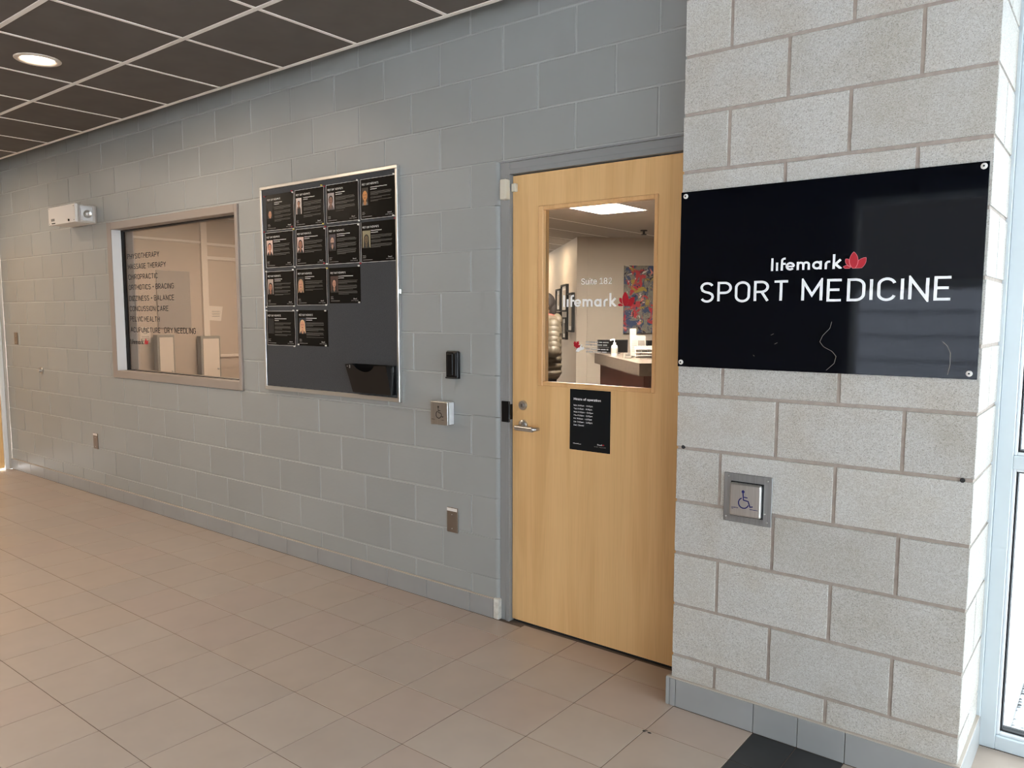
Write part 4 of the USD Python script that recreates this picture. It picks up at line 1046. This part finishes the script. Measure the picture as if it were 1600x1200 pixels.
for k, (a, b) in enumerate(((-.55, .95), (-.55, 2.7))):
    c = kp(a, b, SZ)
    o = thing('wall_washer', ['small warm ceiling spotlight washing the picture wall in the reception', 'second warm spotlight further down the reception hallway'][k], 'ceiling light', c)
    obj('trim_ring', lathe([(.05, .002), (.055, -.004), (.07, -.004), (.072, .002), (.05, .002)], c, seg=24), WHITE_FRAME, o)
    obj('lens', cyl(c + [0, 0, -.003], c + [0, 0, -.0005], .048, seg=20), mat(f'washer_glow_{k}', (1, 1, 1), .5, emit=(1, .82, .58), estr=200), o)
sp = thing('sprinkler', 'small sprinkler head on the reception ceiling near the painting', 'sprinkler', (-2.30, 6.16, SZ))
obj('stem', cyl((-2.30, 6.16, SZ), (-2.30, 6.16, SZ - .05), .014, seg=12), BLACK_MATT, sp)
obj('deflector', cyl((-2.30, 6.16, SZ - .05), (-2.30, 6.16, SZ - .058), .035, seg=12), BLACK_MATT, sp)
obj('escutcheon', cyl((-2.30, 6.16, SZ), (-2.30, 6.16, SZ - .012), .045, seg=16), BLACK_MATT, sp)

an, al = {'g': ('geometry', {}), 'base': ('noise_texture', {'scale': 9.0, 'detail': 6.0, 'roughness': .65, 'distortion': 1.2}),
          'rb': ('rgb_ramp', {'ramp': [(.3, lin(64, 74, 90)), (.5, lin(134, 132, 122)), (.62, lin(112, 110, 104)), (.75, lin(176, 168, 152))]})}, [('g.position', 'base.vector'), ('base.fac', 'rb.fac')]
prev = 'rb.color'
for k, (col, off, sc_, lo) in enumerate(((lin(58, 76, 112), 3.1, 6.5, .49), (lin(176, 52, 62), 7.7, 6.0, .54), (lin(160, 140, 62), 12.3, 7.0, .58), (lin(44, 36, 52), 17.9, 11.0, .60), (lin(214, 132, 124), 23.0, 9.0, .60), (lin(206, 204, 196), 29.0, 12.0, .62))):
    an |= {f'm{k}': ('mapping', {'location': (off, off * .7, -off)}), f'n{k}': ('noise_texture', {'scale': sc_, 'detail': 5.0, 'roughness': .6, 'distortion': .8}),
           f'r{k}': ('map_range', {'from_min': lo, 'from_max': lo + .05, 'clamp': True}), f'x{k}': ('mix', {'color2': col})}
    al += [('g.position', f'm{k}.vector'), (f'm{k}.vector', f'n{k}.vector'), (f'n{k}.fac', f'r{k}.value'), (f'r{k}.result', f'x{k}.fac'), (prev, f'x{k}.color1')]
    prev = f'x{k}.color'
an['p'] = ('principled_bsdf', {'roughness': .7})
ART = usdkit.material(stage, '/World/Looks/abstract_painting', an, al + [(prev, 'p.base_color')], surface='p.BSDF')
pa = thing('painting', 'colourful abstract painting on the beige reception wall', 'painting')
obj('canvas', inK(bev(.672, -.046, 1.253, 1.62, -.012, 2.206, .003)), ART, pa)
obj('stretcher', inK(bx(.69, -.012, 1.27, 1.60, -.0008, 2.19)), BLACK_MATT, pa)

PAPER = mat('paper_white', (.34, .32, .295), .6)
PGREY = mat('picture_grey', (.16, .145, .13), .5)
for k, (b0, b1, z0, z1, w, fill) in enumerate(((1.29, 1.76, 1.575, 1.925, 'upper left', PAPER), (.68, 1.215, 1.560, 1.975, 'upper middle', PAPER), (.15, .605, 1.262, 1.830, 'tall right', PAPER),
                                               (1.32, 1.745, 1.095, 1.560, 'lower left', PGREY), (.71, 1.135, 1.140, 1.475, 'lower middle', PGREY), (2.58, 3.08, 1.600, 1.830, 'far left', PAPER))):
    o = thing('picture_frame', f'black framed certificate, {w} of the group on the reception hallway wall', 'picture frame', group='framed certificates in the reception')
    t = .026
    obj('frame_bar', cat(inK(bx(-.045, b0, z0, -.0008, b0 + t, z1)), inK(bx(-.045, b1 - t, z0, -.0008, b1, z1)), inK(bx(-.045, b0 + t, z0, -.0008, b1 - t, z0 + t)), inK(bx(-.045, b0 + t, z1 - t, -.0008, b1 - t, z1))), BLACK_MATT, o)
    obj('mat_board', inK(bx(-.018, b0 + t, z0 + t, -.001, b1 - t, z1 - t)), WHITE_PLASTIC, o)
    obj('print', inK(bx(-.020, b0 + t + .06, z0 + t + .06, -.0182, b1 - t - .06, z1 - t - .06)), fill if fill is PGREY else C3(170, 160, 150), o)

# reception counter: in the K frame its front corner is V
vrel = np.array([-.866, 3.553, 0]) - K; va, vb = float(vrel @ ea), float(vrel @ eb)
de = thing('reception_counter', 'dark red wood reception counter with a thick grey brown top', 'counter')
LSH = Polygon([(va, vb), (va + 2.2, vb), (va + 2.2, vb + .62), (va + .70, vb + .62), (va + .70, vb + 2.12), (va, vb + 2.12)])


def slabK(poly, z0, z1):
    m = ext(poly, z1 - z0); m.apply_translation((0, 0, z0)); return inK(m)


obj('countertop', slabK(LSH.buffer(-.002).buffer(.002), .930, 1.05), LAMINATE, de)
obj('front_panel', slabK(LSH.buffer(-.06, join_style=2), .09, .930), MAHOGANY, de)
obj('kick_base', slabK(LSH.buffer(-.11, join_style=2), 0, .09), BLACK_MATT, de)


def onc(a, b, z=1.05): return kp(va + a, vb + b, z)


# things on the counter
c = onc(.09, 1.45)
sa = thing('sanitizer_bottle', 'clear pump bottle of hand sanitizer on the reception counter', 'bottle', c)
GEL = usdkit.material(stage, '/World/Looks/gel', {'p': ('principled_bsdf', {'base_color': (.80, .80, .78), 'roughness': .12, 'transmission_weight': .35})}, [], surface='p.BSDF')
obj('bottle', lathe([(0, 0), (.036, 0), (.038, .006), (.038, .10), (.030, .118), (.014, .126), (.014, .132), (0, .132)], c, seg=24), GEL, sa, smooth=40)
obj('label', lathe([(.0383, .03), (.0386, .03), (.0386, .085), (.0383, .085), (.0383, .03)], c, seg=24), PAPER, sa)
obj('pump', cat(cyl(c + [0, 0, .132], c + [0, 0, .148], .016, seg=16), cyl(c + [0, 0, .148], c + [0, 0, .176], .006, seg=12), tube([c + [0, 0, .180], c - ea * .02 + [0, 0, .180], c - ea * .045 + [0, 0, .174]], .008, 10)), WHITE_FRAME, sa)


def leaning(a, b, w, lift, tilt, th=.004):
    """A card standing on the counter, facing the hall, leaning back; returned as a mesh builder for (u0, u1, v0, v1, y)."""
    o_ = onc(a, b)
    ct, st_ = math.cos(tilt), math.sin(tilt)
    ux = ea; up = np.array([0, 0, 1]) * ct + eb * st_; nr = -eb * ct + np.array([0, 0, 1]) * st_

    def B(u0, u1, v0, v1, d0, d1):
        m = bx(u0, d0, v0, u1, d1, v1); v = m.vertices
        m.vertices = o_ + np.array([0, 0, .0012 + lift]) + np.outer(v[:, 0], ux) + np.outer(v[:, 1], nr) + np.outer(v[:, 2], up); m.fix_normals(); return m
    return B


B = leaning(.24, 1.34, .07, .0045, .08)
o = thing('sign_card', 'tall narrow white sign card standing on the reception counter', 'sign card')
obj('card', B(0, .075, 0, .30, 0, .003), PAPER, o); obj('print', cat(*[B(.012, .060 - .01 * (k % 3), .07 + .03 * k, .074 + .03 * k, .003, .0034) for k in range(6)]), PRINT_DIM, o)
obj('foot', B(0, .075, 0, .006, -.05, .0), PAPER, o)
B = leaning(.19, 1.10, .16, .0125, .2)
o = thing('brochure_stand', 'white leaning brochure stand with a grey picture on the reception counter', 'brochure stand')
obj('panel', B(0, .17, .004, .225, 0, .004), PAPER, o); obj('picture', B(.085, .16, .06, .17, .004, .005), PGREY, o)
obj('print', cat(*[B(.014, .072, .05 + .022 * k, .055 + .022 * k, .004, .0045) for k in range(6)]), PRINT_DIM, o)
obj('foot', cat(B(0, .17, .0, .004, -.06, .002)), PAPER, o)
B = leaning(.17, .78, .2, .012, .28)
o = thing('card_holder', 'white stepped holder of business cards at the front of the reception counter', 'card holder')
for k in range(3):
    obj('tray', B(0, .19, .012 + .035 * k, .018 + .035 * k, -.035, .030), WHITE_PLASTIC, o)
    for q in range(3): obj('card_stack', B(.006 + .062 * q, .060 + .062 * q, .018 + .035 * k, .060 + .035 * k, -.02, -.008 + .004 * ((q + k) % 2)), PAPER, o)
obj('back', B(0, .19, .004, .13, -.040, -.036), WHITE_PLASTIC, o)
B = leaning(.07, .88, .06, .0055, .1)
o = thing('ticket_box', 'tiny white card box on the reception counter edge', 'card box')
obj('box', B(0, .075, 0, .055, -.05, 0), PAPER, o); obj('print', B(.012, .06, .02, .036, .0, .0008), PRINT_DIM, o)
for k, (a, b, w, h, lab) in enumerate(((.185, 1.95, .36, .165, 'wide dark monitor at the far end of the reception counter'), (.58, 1.50, .22, .17, 'small dark monitor on the reception counter right of the brochures'))):
    m = thing('monitor', lab, 'monitor')
    T = lambda a0, b0, z0, a1, b1, z1: inK(bx(va + a + a0, vb + b + b0, 1.05 + z0, va + a + a1, vb + b + b1, 1.05 + z1))
    obj('housing', T(-w / 2, 0, .012, w / 2, .03, h), BLACK_MATT, m)
    obj('screen', T(-w / 2 + .01, -.002, .022, w / 2 - .01, 0, h - .01), BLACK, m)
    obj('stand', cat(T(-.03, .005, .004, .03, .025, .012), T(-.08, -.04, .0008, .08, .07, .006)), BLACK_MATT, m)
wk = thing('work_desk', 'low dark desk behind the reception counter', 'desk')
obj('desktop', inK(bx(va + .72, vb + .66, .70, va + 1.9, vb + 2.1, .73)), LAMINATE, wk)
for (a, b) in ((.76, .70), (1.84, .70), (.76, 2.06), (1.84, 2.06)): obj('leg', inK(bx(va + a - .025, vb + b - .025, 0, va + a + .025, vb + b + .025, .70)), BLACK_MATT, wk)

# ------------------------------------------------------------------ the person in the reception, half hidden by the door stile
PC = np.array([-2.605, 4.460, 0.0]); face_dir = np.array([-.55, -.83, 0]); face_dir /= np.linalg.norm(face_dir)
side = np.array([-face_dir[1], face_dir[0], 0])                        # the person's left hand side


def at(l, f, z): return PC + l * side + f * face_dir + np.array([0, 0, z])


def sph(p, r, s=None, seg=20):
    m = Manifold.sphere(r, seg)
    if s is not None: m = m.scale(s)
    m = m.rotate((0, 0, math.degrees(math.atan2(side[1], side[0]))))
    return m.translate(tuple(p))


def limb(pts, radii, seg=16):
    ss = [sph(p, r, None, seg) for p, r in zip(pts, radii)]
    return Manifold.batch_boolean([Manifold.batch_hull([ss[i], ss[i + 1]]) for i in range(len(pts) - 1)], manifold3d.OpType.Add)


def soften(m, edge=.012, it=8):
    t_ = tm(m.refine_to_length(edge)); t_.merge_vertices(); trimesh.smoothing.filter_taubin(t_, iterations=it); return t_


SKIN = mat('skin', lin(186, 140, 116), .5); COAT = noisy('olive_quilt', lin(62, 54, 42), lin(74, 65, 52), 18, rough=.6); JEANS = noisy('dark_denim', (.016, .020, .030), (.024, .03, .045), 80, rough=.85)
HAIR = mat('dark_hair', (.012, .009, .008), .8, spec=.2); SCARF = noisy('dark_scarf', (.010, .010, .011), (.022, .022, .023), 60, rough=.9); REDCLOTH = mat('red_cloth', (.16, .028, .022), .8)
pe = thing('person', 'person in an olive quilted jacket and dark scarf standing behind the door glass', 'person')
elL, elR = at(.29, .03, 1.10), at(-.29, .03, 1.10)
haL, haR = at(.10, .26, 1.20), at(-.06, .28, 1.22)
body = [limb([at(0, 0, 1.42), at(0, .02, 1.50), at(0, .02, 1.56)], [.06, .055, .055]),
        sph(at(0, .03, 1.615), .098, (.80, .98, 1.18), 28), sph(at(0, .075, 1.565), .055, (.95, .9, .8)),
        limb([at(.17, 0, 1.36), elL, haL], [.05, .042, .028]), limb([at(-.17, 0, 1.36), elR, haR], [.05, .042, .028]),
        limb([at(0, .122, 1.635), at(0, .142, 1.600)], [.008, .015], 10), sph(at(.082, .02, 1.61), .022, (.45, .9, 1.3), 12), sph(at(-.082, .02, 1.61), .022, (.45, .9, 1.3), 12),
        limb([at(.09, 0, .90), at(.10, .02, .50), at(.10, -.01, .10)], [.085, .06, .045]), limb([at(-.09, 0, .90), at(-.10, .02, .50), at(-.10, -.01, .10)], [.085, .06, .045]),
        limb([at(0, 0, .92), at(0, 0, 1.2), at(0, 0, 1.40)], [.13, .12, .12])]
for s_, h_ in ((1, haL), (-1, haR)):
    v = face_dir * .7 - side * s_ * .7; up_ = np.array([0, 0, 1.0]); w_ = np.cross(v, up_)
    body.append(limb([h_, h_ + v * .05], [.030, .034]))
    for q, L_ in zip((-.028, -.009, .010, .028), (.062, .072, .068, .052)):
        b0_ = h_ + v * .07 + up_ * q
        body.append(limb([b0_, b0_ + v * L_ * .55, b0_ + v * L_ * .85 - w_ * s_ * .025], [.0095, .009, .008], 10))
    body.append(limb([h_ + v * .03 + up_ * .03, h_ + v * .06 + up_ * .055, h_ + v * .09 + up_ * .06], [.012, .0105, .009], 10))
bod = soften(Manifold.batch_boolean(body, manifold3d.OpType.Add), .014, 6)
obj('body', bod, SKIN, pe, smooth=True)
obj('eyes', cat(*[sph(at(s_ * .032, .118, 1.625), .011, (1.2, .6, .7), 12) for s_ in (1, -1)]), HAIR, pe)
obj('mouth', sph(at(0, .125, 1.562), .02, (1.0, .35, .25), 12), C3(150, 90, 80), pe)
hairm = (sph(at(0, .005, 1.645), .108, (.86, .98, 1.08), 24) - Manifold.cube((.3, .2, .3), True).rotate((0, 0, math.degrees(math.atan2(side[1], side[0])))).translate(tuple(at(0, .165, 1.56)))) + sph(at(0, -.055, 1.56), .085, (.95, .7, 1.3), 20)
obj('hair', soften(hairm, .02, 4), HAIR, pe, smooth=True)
rings = []
for k in range(8):
    z = .845 + .076 * k
    wd = (.245, .245, .238, .23, .225, .232, .238, .215)[k]
    rings.append(sph(at(0, 0, z), 1, (wd + .012, .170 if k < 7 else .14, .072), 28))
for s_, el_, ha_ in ((1, elL, haL), (-1, elR, haR)):
    path = [at(s_ * .19, 0, 1.385)] + [at(s_ * .19, 0, 1.385) * (1 - q) + el_ * q for q in (.2, .4, .6, .8, 1)] + [el_ * (1 - q) + ha_ * q for q in (.25, .5, .72, .88)]
    rings.append(limb(path, [.074] * (len(path) - 1) + [.058]))
    for q in path: rings.append(sph(q, .083 if q is not path[-1] else .064, None, 18))
rings += [limb([at(.07, 0, .86), at(.06, 0, 1.36)], [.148, .155]), limb([at(-.07, 0, .86), at(-.06, 0, 1.36)], [.148, .155]), sph(at(0, -.03, 1.43), .135, (1.05, .85, .5), 22), sph(at(0, -.10, 1.44), .12, (1.15, .7, .75), 20)]
obj('jacket', soften(Manifold.batch_boolean(rings, manifold3d.OpType.Add), .018, 2), COAT, pe, smooth=True, label='olive quilted jacket')
obj('scarf', soften(Manifold.batch_boolean([sph(at(0, .02, 1.475), .098, (1.0, 1.0, .55), 20), sph(at(.02, .13, 1.40), .075, (1.1, .6, 1.5), 16), sph(at(.04, .145, 1.30), .06, (1.1, .6, 1.6), 16)], manifold3d.OpType.Add), .02, 4), SCARF, pe, smooth=True, label='dark scarf')
obj('collar', soften(sph(at(0, -.01, 1.495), .102, (1.0, .95, .3), 22), .02, 2), REDCLOTH, pe, smooth=True, label='red collar')
obj('jeans', soften(Manifold.batch_boolean([limb([at(s_ * .09, 0, .92), at(s_ * .10, .02, .50), at(s_ * .10, -.01, .085)], [.105, .08, .066]) for s_ in (1, -1)], manifold3d.OpType.Add), .03, 4), JEANS, pe, smooth=True, label='dark blue jeans')
for s_ in (1, -1):
    obj('shoe', soften(Manifold.batch_hull([sph(at(s_ * .10, -.04, .045), .044), sph(at(s_ * .105, .06, .040), .040), sph(at(s_ * .11, .15, .032), .032)]) ^ Manifold.cube((1, 1, .2), True).translate((PC[0], PC[1], .102)), .02, 1), BLACK_MATT, pe, smooth=40)
